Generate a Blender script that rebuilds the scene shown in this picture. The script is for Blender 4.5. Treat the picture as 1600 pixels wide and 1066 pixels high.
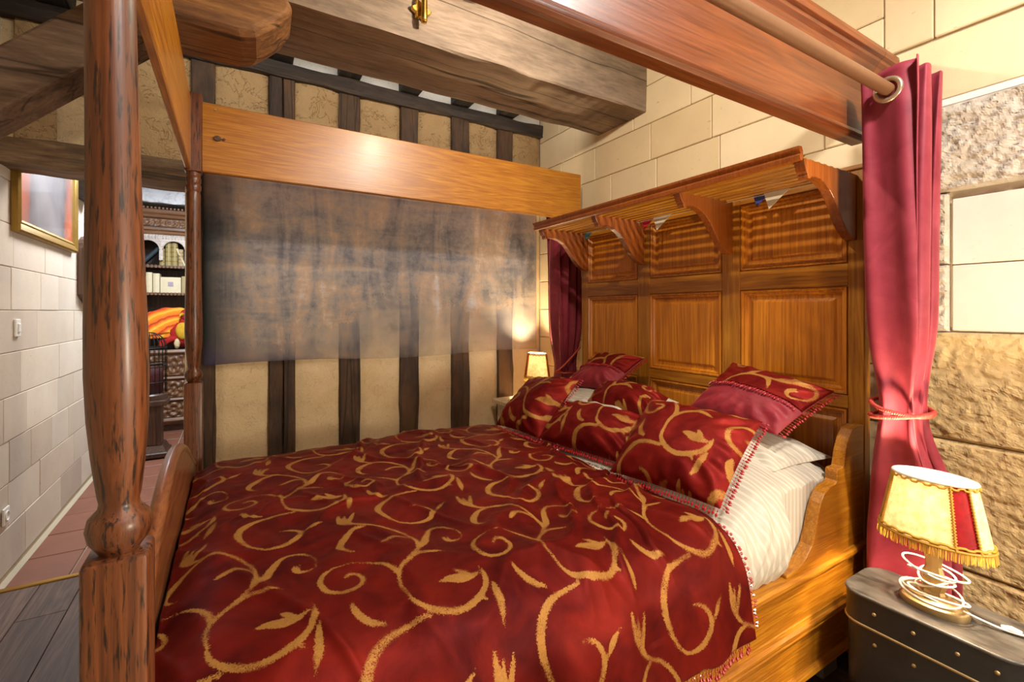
import bpy, bmesh, math, random
import numpy as np
from mathutils import Vector, Matrix

random.seed(7)
rng = np.random.default_rng(7)
SC = bpy.context.scene
for o in list(bpy.data.objects):
    bpy.data.objects.remove(o)
COL = SC.collection
PI = math.pi

# ------------------------------------------------------------------ camera, world, lights, exposure
cam_d = bpy.data.cameras.new('camera')
cam_d.sensor_width = 36.0
cam_d.lens = 728.0 / 1600 * 36
cam_d.shift_y = -46.0 / 1600
cam_d.clip_start = 0.02
cam = bpy.data.objects.new('camera', cam_d)
cam.location = (0, 0, 1.40)
cam.rotation_euler = (PI / 2, 0, -math.atan(438 / 728.0))
COL.objects.link(cam)
SC.camera = cam
SC.view_settings.view_transform = 'Standard'
SC.view_settings.look = 'None'
SC.view_settings.gamma = 1
SC.view_settings.use_curve_mapping = False
SC.view_settings.exposure = 0.0
SC.cycles.max_bounces = 8
SC.cycles.diffuse_bounces = 4
SC.cycles.use_denoising = True
SC.cycles.sample_clamp_indirect = 6.0

w = bpy.data.worlds.new('world'); SC.world = w; w.use_nodes = True
w.node_tree.nodes['Background'].inputs[0].default_value = (0.8, 0.85, 1, 1)
w.node_tree.nodes['Background'].inputs[1].default_value = 0.3


def light(name, kind, loc, power, col, size=0.1, target=None, **kw):
    d = bpy.data.lights.new(name, kind)
    d.energy = power; d.color = col
    if kind == 'AREA':
        d.shape = 'DISK'; d.size = size
    else:
        d.shadow_soft_size = size
    for k, v in kw.items():
        setattr(d, k, v)
    o = bpy.data.objects.new(name, d); o.location = loc
    if target:
        o.rotation_euler = (Vector(target) - Vector(loc)).to_track_quat('-Z', 'Y').to_euler()
    COL.objects.link(o)
    return o


WARM = (1.0, 0.80, 0.55); NEUT = (1.0, 0.95, 0.88); COOL = (0.80, 0.90, 1.0)
light('pendant_in_canopy', 'POINT', (1.0, 1.4, 2.77), 58, (1.0, 0.86, 0.66), 0.022)
light('fill_light_ceiling', 'AREA', (0.95, -0.9, 3.1), 30, NEUT, 0.6, (1.4, 1.2, 0.6))  # unseen fill light added above and behind the camera
light('ceiling_lamp_stone', 'AREA', (1.35, -0.35, 3.1), 74, NEUT, 0.22, (2.2, 0.5, 1.2))
light('fill_light_behind', 'AREA', (1.75, -1.0, 1.25), 44, (1.0, 0.84, 0.64), 0.45, (1.0, 1.0, 0.8))  # added soft light behind the camera, lifts the near side of the bed
cove = light('fill_strip_behind_beam', 'AREA', (0.75, 2.645, 2.93), 10, (1.0, 0.92, 0.8), 2.6, (0.75, 3.4, 2.93))  # unseen strip added to brighten the upper wall and joist gaps
cove.data.shape = 'RECTANGLE'; cove.data.size = 2.8; cove.data.size_y = 0.06
light('hall_lamp', 'AREA', (-0.3, 5.2, 2.7), 70, COOL, 0.6, (-0.5, 5.6, 0))
light('hall_lamp_door', 'AREA', (-0.45, 4.0, 2.6), 20, (1, 0.96, 0.92), 0.5, (-0.8, 4.2, 0))

# ------------------------------------------------------------------ small helpers


def S(r, g, b):
    return tuple(((c / 255) / 12.92 if c / 255 <= 0.04045 else ((c / 255 + 0.055) / 1.055) ** 2.4) for c in (r, g, b)) + (1,)


class MB:
    def __init__(self):
        self.v = []; self.f = []

    def add(self, vs, fs):
        b = len(self.v)
        self.v += [tuple(p) for p in vs]
        self.f += [tuple(b + i for i in f) for f in fs]
        return self

    def box(self, x0, x1, y0, y1, z0, z1):
        return self.add([(x0, y0, z0), (x1, y0, z0), (x1, y1, z0), (x0, y1, z0), (x0, y0, z1), (x1, y0, z1), (x1, y1, z1), (x0, y1, z1)],
                        [(0, 3, 2, 1), (4, 5, 6, 7), (0, 1, 5, 4), (1, 2, 6, 5), (2, 3, 7, 6), (3, 0, 4, 7)])

    def cbox(self, x0, x1, y0, y1, z0, z1, b=0.004, seg=1):
        bm = bmesh.new()
        bmesh.ops.create_cube(bm, size=1)
        for v in bm.verts:
            v.co = Vector(((x0 + x1) / 2 + v.co.x * (x1 - x0), (y0 + y1) / 2 + v.co.y * (y1 - y0), (z0 + z1) / 2 + v.co.z * (z1 - z0)))
        bmesh.ops.bevel(bm, geom=bm.edges[:], offset=b, segments=seg, profile=0.5, affect='EDGES')
        bm.verts.index_update()
        self.add([v.co[:] for v in bm.verts], [[v.index for v in f.verts] for f in bm.faces])
        bm.free()
        return self

    def tube(self, pts, r, n=8, closed=False, caps=True):
        pts = [Vector(p) for p in pts]
        m = len(pts)
        rs = r if isinstance(r, (list, tuple)) else [r] * m
        vs = []; prev = None
        for i, p in enumerate(pts):
            if closed:
                t = pts[(i + 1) % m] - pts[i - 1]
            else:
                t = pts[min(i + 1, m - 1)] - pts[max(i - 1, 0)]
            if t.length < 1e-9:
                t = Vector((0, 0, 1))
            t.normalize()
            if prev is None:
                a = Vector((0, 0, 1)) if abs(t.z) < 0.9 else Vector((1, 0, 0))
                nrm = t.cross(a).normalized()
            else:
                nrm = (prev - t * prev.dot(t))
                nrm = nrm.normalized() if nrm.length > 1e-6 else t.orthogonal().normalized()
            prev = nrm; bn = t.cross(nrm)
            for k in range(n):
                a = 2 * PI * k / n
                vs.append(p + (nrm * math.cos(a) + bn * math.sin(a)) * rs[i])
        fs = []
        for i in range(m if closed else m - 1):
            j = (i + 1) % m
            for k in range(n):
                l = (k + 1) % n
                fs.append((i * n + k, i * n + l, j * n + l, j * n + k))
        if caps and not closed:
            fs.append(tuple(range(n - 1, -1, -1))); fs.append(tuple((m - 1) * n + k for k in range(n)))
        return self.add(vs, fs)

    def lathe(self, prof, c=(0, 0), n=24, sx=1, sy=1, cap=True):
        vs = []; m = len(prof)
        for z, r in prof:
            for k in range(n):
                a = 2 * PI * k / n
                vs.append((c[0] + sx * r * math.cos(a), c[1] + sy * r * math.sin(a), z))
        fs = []
        for i in range(m - 1):
            for k in range(n):
                l = (k + 1) % n
                fs.append((i * n + k, i * n + l, (i + 1) * n + l, (i + 1) * n + k))
        if cap:
            fs.append(tuple(range(n - 1, -1, -1))); fs.append(tuple((m - 1) * n + k for k in range(n)))
        return self.add(vs, fs)

    def prism(self, poly, a0, a1, axis):
        """polygon in the two other axes (in xyz order) extruded along axis"""
        def P(u, v, a):
            return {'x': (a, u, v), 'y': (u, a, v), 'z': (u, v, a)}[axis]
        n = len(poly)
        vs = [P(u, v, a0) for u, v in poly] + [P(u, v, a1) for u, v in poly]
        fs = [tuple(range(n - 1, -1, -1)), tuple(range(n, 2 * n))]
        for i in range(n):
            j = (i + 1) % n
            fs.append((i, j, n + j, n + i))
        return self.add(vs, fs)

    def build(self, name, mat, parent=None, base=None, smooth=False, bevel=0, recalc=True):
        me = bpy.data.meshes.new(name)
        off = Vector(parent['_base']) if parent is not None and '_base' in parent else (Vector(base) if base else Vector((0, 0, 0)))
        V = np.array(self.v, dtype=np.float64).reshape(-1, 3) - np.array(off)
        me.from_pydata(V.tolist(), [], self.f)
        if recalc:
            bm = bmesh.new(); bm.from_mesh(me)
            bmesh.ops.recalc_face_normals(bm, faces=bm.faces)
            bm.to_mesh(me); bm.free()
        me.materials.append(mat)
        if smooth:
            me.shade_smooth()
        o = bpy.data.objects.new(name, me)
        COL.objects.link(o)
        if parent is not None:
            o.parent = parent
            o['_base'] = list(off)
        else:
            o.location = off
            o['_base'] = list(off)
        if bevel:
            m = o.modifiers.new('bevel', 'BEVEL'); m.width = bevel; m.segments = 2; m.limit_method = 'ANGLE'
            m.angle_limit = math.radians(40)
        if smooth == 'auto':
            try:
                me.set_sharp_from_angle(angle=math.radians(35))
            except Exception:
                pass
        return o


def thing(name, label, cat, loc, group=None):
    o = bpy.data.objects.new(name, None)
    o.empty_display_size = 0.1
    o.location = loc; o['_base'] = list(loc)
    COL.objects.link(o)
    tag(o, label, cat, group)
    return o


def tag(o, label=None, cat=None, group=None, kind=None):
    if label: o['label'] = label
    if cat: o['category'] = cat
    if group: o['group'] = group
    if kind: o['kind'] = kind
    return o


def struct(o, label=None):
    o['kind'] = 'structure'
    if label: o['label'] = label
    return o


def copy_tree(o, parent=None, shift=None):
    c = o.copy(); COL.objects.link(c)
    if parent is not None:
        c.parent = parent
    elif shift is not None:
        c.location = o.location + Vector(shift)
        c['_base'] = list(Vector(o['_base']) + Vector(shift))
    for ch in list(o.children):
        copy_tree(ch, c)
    return c


# ---- numpy noise
_perm = rng.random((64, 64, 64))


def vnoise(x, y, z=0.0):
    x = np.asarray(x, float); y = np.asarray(y, float); z = np.zeros_like(x) + z
    xi = np.floor(x).astype(int); yi = np.floor(y).astype(int); zi = np.floor(z).astype(int)
    fx = x - xi; fy = y - yi; fz = z - zi
    s = lambda t: t * t * (3 - 2 * t)
    fx, fy, fz = s(fx), s(fy), s(fz)
    g = lambda a, b, c: _perm[(xi + a) % 64, (yi + b) % 64, (zi + c) % 64]
    r = 0
    for a in (0, 1):
        for b in (0, 1):
            for c in (0, 1):
                r = r + g(a, b, c) * np.where(a, fx, 1 - fx) * np.where(b, fy, 1 - fy) * np.where(c, fz, 1 - fz)
    return r * 2 - 1


def fbm(x, y, z=0.0, o=4):
    r = 0; a = 0.5
    for i in range(o):
        r = r + a * vnoise(x * 2 ** i + 7.3 * i, y * 2 ** i + 3.1 * i, z + 1.7 * i); a *= 0.5
    return r


def sstep(a, b, x):
    t = np.clip((np.asarray(x, float) - a) / (b - a), 0, 1)
    return t * t * (3 - 2 * t)


# ------------------------------------------------------------------ materials
class NT:
    def __init__(self, name):
        self.m = bpy.data.materials.new(name); self.m.use_nodes = True
        self.t = self.m.node_tree; self.n = self.t.nodes
        self.bsdf = self.n['Principled BSDF']; self.out = self.n['Material Output']

    def node(self, typ, **kw):
        n = self.n.new(typ)
        for k, v in kw.items():
            if k.startswith('i_'):
                key = k[2:]
                n.inputs[int(key) if key.isdigit() else key.replace('_', ' ')].default_value = v
            else:
                setattr(n, k, v)
        return n

    def link(self, a, b):
        self.t.links.new(a, b)

    def coord(self, scale=(1, 1, 1), rot=(0, 0, 0), rand=0.0, src='Object'):
        tc = self.node('ShaderNodeTexCoord'); mp = self.node('ShaderNodeMapping')
        mp.inputs['Scale'].default_value = scale; mp.inputs['Rotation'].default_value = rot
        self.link(tc.outputs[src], mp.inputs[0])
        if rand:
            oi = self.node('ShaderNodeObjectInfo')
            mu = self.node('ShaderNodeMath', operation='MULTIPLY', i_1=rand)
            self.link(oi.outputs['Random'], mu.inputs[0])
            self.link(mu.outputs[0], mp.inputs['Location'])
        return mp.outputs[0]

    def noise(self, vec, scale, detail=4, rough=0.55, dist=0.0):
        n = self.node('ShaderNodeTexNoise')
        n.inputs['Scale'].default_value = scale; n.inputs['Detail'].default_value = detail
        n.inputs['Roughness'].default_value = rough; n.inputs['Distortion'].default_value = dist
        self.link(vec, n.inputs['Vector'])
        return n.outputs['Fac']

    def ramp(self, fac, stops, interp='LINEAR'):
        r = self.node('ShaderNodeValToRGB'); cr = r.color_ramp; cr.interpolation = interp
        while len(cr.elements) < len(stops):
            cr.elements.new(0.5)
        for e, (p, c) in zip(cr.elements, stops):
            e.position = p; e.color = c
        self.link(fac, r.inputs[0])
        return r.outputs[0]

    def math(self, op, a, b=None, c=None):
        n = self.node('ShaderNodeMath', operation=op)
        for i, x in enumerate((a, b, c)):
            if x is None: continue
            if isinstance(x, (int, float)): n.inputs[i].default_value = x
            else: self.link(x, n.inputs[i])
        return n.outputs[0]

    def mix(self, fac, a, b, blend='MIX'):
        n = self.node('ShaderNodeMix', data_type='RGBA', blend_type=blend)
        for i, x in ((0, fac), (6, a), (7, b)):
            if isinstance(x, (int, float)): n.inputs[i].default_value = x
            elif isinstance(x, tuple): n.inputs[i].default_value = x
            else: self.link(x, n.inputs[i])
        return n.outputs[2]

    def rand(self):
        return self.node('ShaderNodeObjectInfo').outputs['Random']

    def set(self, **kw):
        for k, v in kw.items():
            k = {'base': 'Base Color', 'rough': 'Roughness', 'metal': 'Metallic', 'coat': 'Coat Weight', 'coatr': 'Coat Roughness',
                 'sheen': 'Sheen Weight', 'sheent': 'Sheen Tint', 'sheenr': 'Sheen Roughness', 'spec': 'Specular IOR Level', 'alpha': 'Alpha'}[k]
            s = self.bsdf.inputs[k]
            if isinstance(v, (int, float, tuple)): s.default_value = v
            else: self.link(v, s)
        return self

    def bump(self, h, strength=0.2, dist=0.01):
        b = self.node('ShaderNodeBump'); b.inputs['Strength'].default_value = strength; b.inputs['Distance'].default_value = dist
        self.link(h, b.inputs['Height']); self.link(b.outputs[0], self.bsdf.inputs['Normal'])
        return self


def wood(name, light_c, mid_c, dark_c, axis='x', rough=0.38, coat=0.25, grain=1.0, streak=0.6, blot=0.35, bump=0.12, vary=0.12, pore=(0.30, 0.40)):
    t = NT(name)
    k = 0.06
    st = lambda q: {'x': (q, 1, 1), 'y': (1, q, 1), 'z': (1, 1, q)}[axis]
    v = t.coord(st(k), rand=23.0)
    big = t.noise(v, 6 * grain, 3, 0.5, 0.9)
    rings = t.math('FRACT', t.math('MULTIPLY', big, 11.0))
    rings = t.math('MULTIPLY', t.math('ABSOLUTE', t.math('SUBTRACT', rings, 0.5)), 2.0)
    fine = t.noise(t.coord(st(.03), rand=29.0), 120 * grain, 5, 0.65)
    v2 = t.coord(st(.3), rand=11.0)
    blotn = t.noise(v2, 6, 5, 0.6)
    f = t.math('ADD', t.math('MULTIPLY', rings, 0.16), t.math('MULTIPLY', fine, 0.84))
    c = t.ramp(f, [(0.20, dark_c), (0.46, mid_c), (0.66, light_c)])
    c = t.mix(t.math('MULTIPLY', t.ramp(blotn, [(0.40, (0, 0, 0, 1)), (0.70, (1, 1, 1, 1))]), blot), c, mid_c)
    c = t.mix(t.math('MULTIPLY', t.ramp(blotn, [(0.28, (1, 1, 1, 1)), (0.42, (0, 0, 0, 1))]), blot), c, dark_c)
    pores = t.ramp(t.noise(t.coord(st(.035 if pore[0] < .33 else .09), rand=5.0), 170 * grain, 3, 0.6), [(pore[0], (1, 1, 1, 1)), (pore[1], (0, 0, 0, 1))])
    c = t.mix(t.math('MULTIPLY', pores, streak), c, dark_c)
    if vary:
        r = t.math('MULTIPLY_ADD', t.rand(), vary * 2, 1 - vary)
        hs = t.node('ShaderNodeHueSaturation'); t.link(r, hs.inputs['Value']); t.link(c, hs.inputs['Color']); c = hs.outputs[0]
    t.set(base=c, rough=t.math('MULTIPLY_ADD', fine, 0.25, rough - 0.12), coat=coat, coatr=0.22)
    t.bump(f, bump, 0.004)
    return t.m


HL, HM, HD = S(184, 124, 28), S(156, 96, 16), S(106, 58, 10)
W_HX = wood('honey_oak_x', HL, HM, S(130, 72, 16), 'x', blot=0.10, streak=0.45, grain=1.7, coat=0.12)
W_HY = wood('honey_oak_y', HL, HM, HD, 'y')
W_HZ = wood('honey_oak_z', HL, HM, HD, 'z')
W_PAN = wood('panel_oak', S(204, 132, 30), S(180, 106, 18), S(122, 64, 12), 'z', grain=0.8)
W_BR = wood('bracket_oak', S(150, 82, 26), S(130, 66, 18), S(86, 40, 10), 'z')
W_CAN = wood('canopy_oak', S(128, 66, 24), S(108, 52, 16), S(74, 34, 10), 'x', blot=0.2)
W_POST = wood('old_oak_post', S(120, 68, 34), S(90, 47, 22), S(26, 14, 9), 'z', grain=1.0, streak=0.95, blot=0.6, rough=0.42, pore=(0.36, 0.46))
W_FOOT = wood('foot_oak', S(140, 82, 42), S(112, 62, 30), S(56, 28, 14), 'y', streak=0.8)
W_DARK = wood('dark_walnut', S(92, 62, 44), S(64, 40, 28), S(28, 18, 14), 'y', rough=0.45, coat=0.1)
W_DARKZ = wood('dark_walnut_z', S(92, 62, 44), S(64, 40, 28), S(28, 18, 14), 'z', rough=0.45, coat=0.1)
W_CAB = wood('cabinet_oak', S(150, 104, 66), S(104, 70, 46), S(44, 28, 20), 'x', rough=0.45, coat=0.1)
W_PALE = wood('pale_table_wood', S(226, 210, 182), S(206, 186, 152), S(160, 134, 100), 'x', streak=0.3)


def timber(name, a, b, c, axis, crack=0.5, pale=None):
    t = NT(name)
    sc = {'x': (.12, 1, 1), 'y': (1, .12, 1), 'z': (1, 1, .12)}[axis]
    v = t.coord(sc, rand=31.0)
    n1 = t.noise(v, 14, 6, 0.65, 0.8); n2 = t.noise(v, 70, 4, 0.7)
    v2 = t.coord({'x': (.5, 1, 1), 'y': (1, .5, 1), 'z': (1, 1, .5)}[axis], rand=9.0)
    n3 = t.noise(v2, 4, 5, 0.6)
    f = t.math('ADD', t.math('MULTIPLY', n1, 0.6), t.math('MULTIPLY', n2, 0.4))
    col = t.ramp(f, [(0.32, c), (0.5, b), (0.66, a)])
    if pale:
        col = t.mix(t.ramp(n3, [(0.45, (0, 0, 0, 1)), (0.68, (1, 1, 1, 1))]), col, t.mix(0.5, col, pale))
    cr = t.coord({'x': (.05, 1, 1), 'y': (1, .05, 1), 'z': (1, 1, .05)}[axis], rand=3.0)
    cn = t.math('ABSOLUTE', t.math('SUBTRACT', t.noise(cr, 6, 2, 0.5, 0.6), 0.5))
    crk = t.ramp(cn, [(0.0, (1, 1, 1, 1)), (0.016, (0, 0, 0, 1))])
    col = t.mix(t.math('MULTIPLY', crk, crack), col, S(30, 22, 18))
    t.set(base=col, rough=0.72)
    h = t.math('SUBTRACT', f, t.math('MULTIPLY', crk, 0.6 * crack))
    t.bump(h, 0.5, 0.012)
    return t.m


T_BEAM = timber('weathered_beam', S(150, 130, 112), S(122, 104, 88), S(84, 70, 60), 'x', 0.9, S(172, 152, 130))
T_STUD = timber('dark_stud_timber', S(84, 60, 42), S(60, 42, 30), S(30, 22, 17), 'z', 0.8, S(112, 80, 48))
T_PLATE = timber('dark_plate_timber', S(70, 54, 44), S(46, 36, 29), S(24, 18, 15), 'x', 0.7)
T_LINT = timber('lintel_timber', S(146, 120, 88), S(110, 86, 62), S(60, 46, 36), 'x', 0.8)
T_JOIST = timber('dark_joist_timber', S(64, 54, 46), S(44, 37, 31), S(26, 21, 18), 'y', 0.6)
T_BRACE = timber('brown_brace_timber', S(146, 122, 100), S(114, 92, 75), S(70, 55, 45), 'x', 0.7)
T_CORB = timber('red_brown_corbel_timber', S(160, 114, 64), S(120, 80, 44), S(70, 42, 24), 'x', 0.9)


def stone(name, cols, pits=0.5, rough_bump=0.25, scale=1.0, tint=0.5, grit=0.0):
    t = NT(name)
    v = t.coord((1, 1, 1), rand=17.0)
    n1 = t.noise(v, 4 * scale, 6, 0.6); n2 = t.noise(v, 40 * scale, 5, 0.7); n3 = t.noise(v, 16 * scale, 4, 0.6)
    cr = t.ramp(t.rand(), [(i / max(1, len(cols) - 1), c) for i, c in enumerate(cols)])
    dark = t.mix(0.28, cr, S(150, 118, 84)); 
    col = t.mix(t.ramp(n1, [(0.35, (0, 0, 0, 1)), (0.7, (1, 1, 1, 1))]), t.mix(tint, cr, dark), cr)
    col = t.mix(t.math('MULTIPLY', t.ramp(n2, [(0.3, (1, 1, 1, 1)), (0.42, (0, 0, 0, 1))]), 0.35), col, dark)
    pit = t.ramp(t.noise(t.coord((1, 1, 1.8), rand=7.0), 26 * scale, 3, 0.5), [(0.22, (1, 1, 1, 1)), (0.30, (0, 0, 0, 1))])
    col = t.mix(t.math('MULTIPLY', pit, pits), col, S(120, 96, 70))
    if grit:
        g = t.noise(v, 9, 8, 0.75, 0.4)
        col = t.mix(t.math('MULTIPLY', t.ramp(g, [(0.35, (1, 1, 1, 1)), (0.55, (0, 0, 0, 1))]), grit), col, S(150, 120, 76))
        n3 = g
    t.set(base=col, rough=0.85, spec=0.2)
    h = t.math('SUBTRACT', t.math('ADD', t.math('MULTIPLY', n2, 0.5), n3), t.math('MULTIPLY', pit, 1.0))
    t.bump(h, rough_bump, 0.01)
    return t.m


ST_LEFT = stone('pale_ashlar', [S(214, 202, 188), S(200, 186, 170), S(222, 210, 194), S(192, 178, 164), S(212, 198, 180)], 0.35, 0.12)
ST_HEAD = stone('warm_ashlar', [S(226, 206, 168), S(214, 192, 152), S(232, 214, 180), S(206, 184, 146)], 0.45, 0.15)
ST_WHITE = stone('white_ashlar', [S(204, 195, 184), S(210, 201, 191), S(198, 187, 175)], 0.6, 0.2)
ST_ROUGH = stone('rough_grey_stone', [S(182, 173, 161), S(190, 181, 167)], 0.3, 0.9, 1.3, 0.8, 0.45)
ST_RUBBLE = stone('ochre_rubble', [S(200, 174, 126), S(190, 166, 118)], 0.2, 0.8, 1.2, 0.8, 0.4)
ST_MORTAR = stone('mortar', [S(196, 182, 158), S(190, 176, 152)], 0.2, 0.5)


def plaster(name, a, b, bump=0.5, sc=1.0):
    t = NT(name)
    v = t.coord(rand=13.0)
    n1 = t.noise(v, 5 * sc, 6, 0.65); n2 = t.noise(v, 60 * sc, 4, 0.65)
    cr = t.noise(v, 7 * sc, 4, 0.7, 0.6)
    col = t.mix(t.ramp(n1, [(0.3, (0, 0, 0, 1)), (0.7, (1, 1, 1, 1))]), a, b)
    crk = t.ramp(t.math('ABSOLUTE', t.math('SUBTRACT', cr, 0.5)), [(0, (1, 1, 1, 1)), (0.008, (0, 0, 0, 1))])
    col = t.mix(t.math('MULTIPLY', crk, 0.25), col, S(120, 96, 66))
    t.set(base=col, rough=0.9, spec=0.15)
    t.bump(t.math('ADD', t.math('MULTIPLY', n2, 0.7), t.math('SUBTRACT', n1, t.math('MULTIPLY', crk, 0.4))), bump, 0.012)
    return t.m


PL_CREAM = plaster('cream_plaster', S(214, 188, 146), S(226, 204, 166), 0.55)
PL_SHADED = plaster('shaded_upper_plaster', S(168, 138, 98), S(182, 154, 114), 0.9, 1.0)  # darker copy of the cream plaster: the beam's shade put into the colour
PL_WHITE = plaster('white_plaster', S(214, 212, 208), S(228, 226, 222), 0.3)


def simple(name, c, rough=0.5, metal=0.0, nscale=30, var=0.12, bump=0.05, coat=0.0, spec=0.5):
    t = NT(name)
    n = t.noise(t.coord(), nscale, 4, 0.6)
    d = tuple(x * (1 - var * 2) for x in c[:3]) + (1,)
    t.set(base=t.mix(n, d, c), rough=rough, metal=metal, coat=coat, spec=spec)
    t.bump(n, bump, 0.004)
    return t.m


BRASS = simple('brass', S(214, 170, 84), 0.28, 1.0, 12, 0.1)
OLDBRASS = simple('aged_brass', S(176, 150, 104), 0.45, 0.8, 20, 0.15)
GILT = simple('gilt_frame', S(176, 138, 62), 0.38, 0.7, 22, 0.2, 0.15)
BRONZE = simple('bronze_rod', S(122, 84, 54), 0.5, 0.2, 40, 0.12)
GROM = simple('grommet_metal', S(196, 180, 150), 0.3, 0.8, 20, 0.05)
BLACKIRON = simple('black_iron', S(42, 36, 32), 0.5, 0.6, 20, 0.2)
WHITEPLASTIC = simple('white_plastic', S(238, 236, 230), 0.35, 0, 10, 0.02, 0.0)
CREAMCORD = simple('white_cord', S(232, 226, 212), 0.45, 0, 10, 0.03, 0.0)
GOLDFR = simple('gold_fringe', S(212, 162, 56), 0.55, 0.0, 60, 0.2, 0.1)
BEAD = simple('red_bead', S(166, 20, 32), 0.42, 0, 20, 0.1, 0.0, 0.6)
THREAD = simple('red_thread', S(96, 12, 22), 0.7, 0, 40, 0.1)
ROPE = simple('red_rope', S(196, 66, 54), 0.5, 0, 60, 0.2, 0.1)
ORANGECORD = simple('orange_cord', S(206, 82, 44), 0.6, 0, 60, 0.15)
MORTARW = simple('white_mortar', S(236, 230, 222), 0.9, 0, 20, 0.05, 0.2)

# velvet with woven gold vines: the float attribute 'vine' is the signed distance (m) to the vine outline


def velvet(name, base, hi, gold=True):
    t = NT(name)
    v = t.coord()
    n = t.noise(v, 7, 5, 0.6, 0.6)
    c = t.mix(t.ramp(n, [(0.3, (0, 0, 0, 1)), (0.72, (1, 1, 1, 1))]), base, hi)
    if gold:
        at = t.node('ShaderNodeAttribute', attribute_name='vine')
        d = at.outputs['Fac']
        stip = t.noise(v, 300, 2, 0.6)
        st2 = t.noise(v, 11, 3, 0.5)
        wdt = t.math('MULTIPLY', t.math('SUBTRACT', stip, 0.5), t.math('MAXIMUM', t.math('MULTIPLY_ADD', st2, 0.07, -0.018), 0.004))
        f = t.math('ADD', d, wdt)
        fac = t.ramp(t.math('MULTIPLY_ADD', f, 260.0, 0.5), [(0.3, (1, 1, 1, 1)), (0.7, (0, 0, 0, 1))])
        spk = t.math('MULTIPLY', t.ramp(st2, [(0.50, (0, 0, 0, 1)), (0.62, (1, 1, 1, 1))]), t.ramp(stip, [(0.44, (1, 1, 1, 1)), (0.50, (0, 0, 0, 1))]))
        fac = t.math('MULTIPLY', fac, t.math('SUBTRACT', 1.0, t.math('MULTIPLY', spk, 0.85)))
        gn = t.noise(v, 260, 3, 0.7)
        goldc = t.mix(gn, S(112, 72, 30), S(182, 130, 66))
        c = t.mix(fac, c, goldc)
        sh = t.math('MULTIPLY_ADD', fac, -0.05, 0.10)
        t.set(base=c, rough=0.52, sheen=sh, sheent=S(255, 90, 60), sheenr=0.3, spec=0.08, metal=t.math('MULTIPLY_ADD', fac, -0.2, 0.42))
    else:
        t.set(base=c, rough=0.55, sheen=0.35, sheent=S(255, 150, 140), sheenr=0.35, spec=0.3)
    t.bump(t.noise(v, 220, 2, 0.5), 0.08, 0.002)
    return t.m


VELVET = velvet('red_velvet_gold_vines', S(64, 8, 9), S(112, 24, 15))
VELVET_P = velvet('pillow_velvet_gold_vines', S(84, 11, 13), S(128, 30, 22))
SATIN = velvet('plum_red_satin', S(116, 24, 36), S(138, 36, 46), False)
CURT = velvet('crimson_curtain_velvet', S(112, 26, 42), S(144, 52, 66), False)


def linen():
    t = NT('white_striped_linen')
    v = t.coord()
    tc = t.node('ShaderNodeTexCoord'); sx = t.node('ShaderNodeSeparateXYZ'); t.link(tc.outputs['Object'], sx.inputs[0])
    s = t.math('SINE', t.math('MULTIPLY', t.math('ADD', sx.outputs[0], t.math('MULTIPLY', sx.outputs[1], 0.15)), 260.0))
    c = t.mix(t.ramp(s, [(0.35, (0, 0, 0, 1)), (0.65, (1, 1, 1, 1))]), S(176, 166, 148), S(194, 186, 170))
    t.set(base=c, rough=t.math('MULTIPLY_ADD', s, 0.1, 0.55), sheen=0.2)
    t.bump(t.noise(v, 60, 4, 0.6), 0.1, 0.004)
    return t.m


LINEN = linen()


def parchment(name, col, transl):
    t = NT(name)
    n = t.ramp(t.noise(t.coord(), 42, 5, 0.65), [(0.36, (0, 0, 0, 1)), (0.62, (1, 1, 1, 1))])
    c = t.mix(n, (col[0] * .78, col[1] * .70, col[2] * .55, 1), col)
    tr = t.node('ShaderNodeBsdfTranslucent'); t.link(c, tr.inputs[0])
    mx = t.node('ShaderNodeMixShader'); mx.inputs[0].default_value = transl
    t.set(base=c, rough=0.6)
    t.link(t.bsdf.outputs[0], mx.inputs[1]); t.link(tr.outputs[0], mx.inputs[2]); t.link(mx.outputs[0], t.out.inputs[0])
    return t.m


PARCH = parchment('parchment_shade', S(250, 243, 220), 0.6)
REDSHADE = parchment('red_shade_cloth', S(150, 20, 30), 0.25)


def bulb_mat(strength):
    t = NT('lit_bulb')
    e = t.node('ShaderNodeEmission'); e.inputs[0].default_value = (1, 0.78, 0.48, 1); e.inputs[1].default_value = strength
    t.link(e.outputs[0], t.out.inputs[0])
    return t.m


BULB = bulb_mat(1800); BULB_FAR = bulb_mat(2300)

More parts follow.
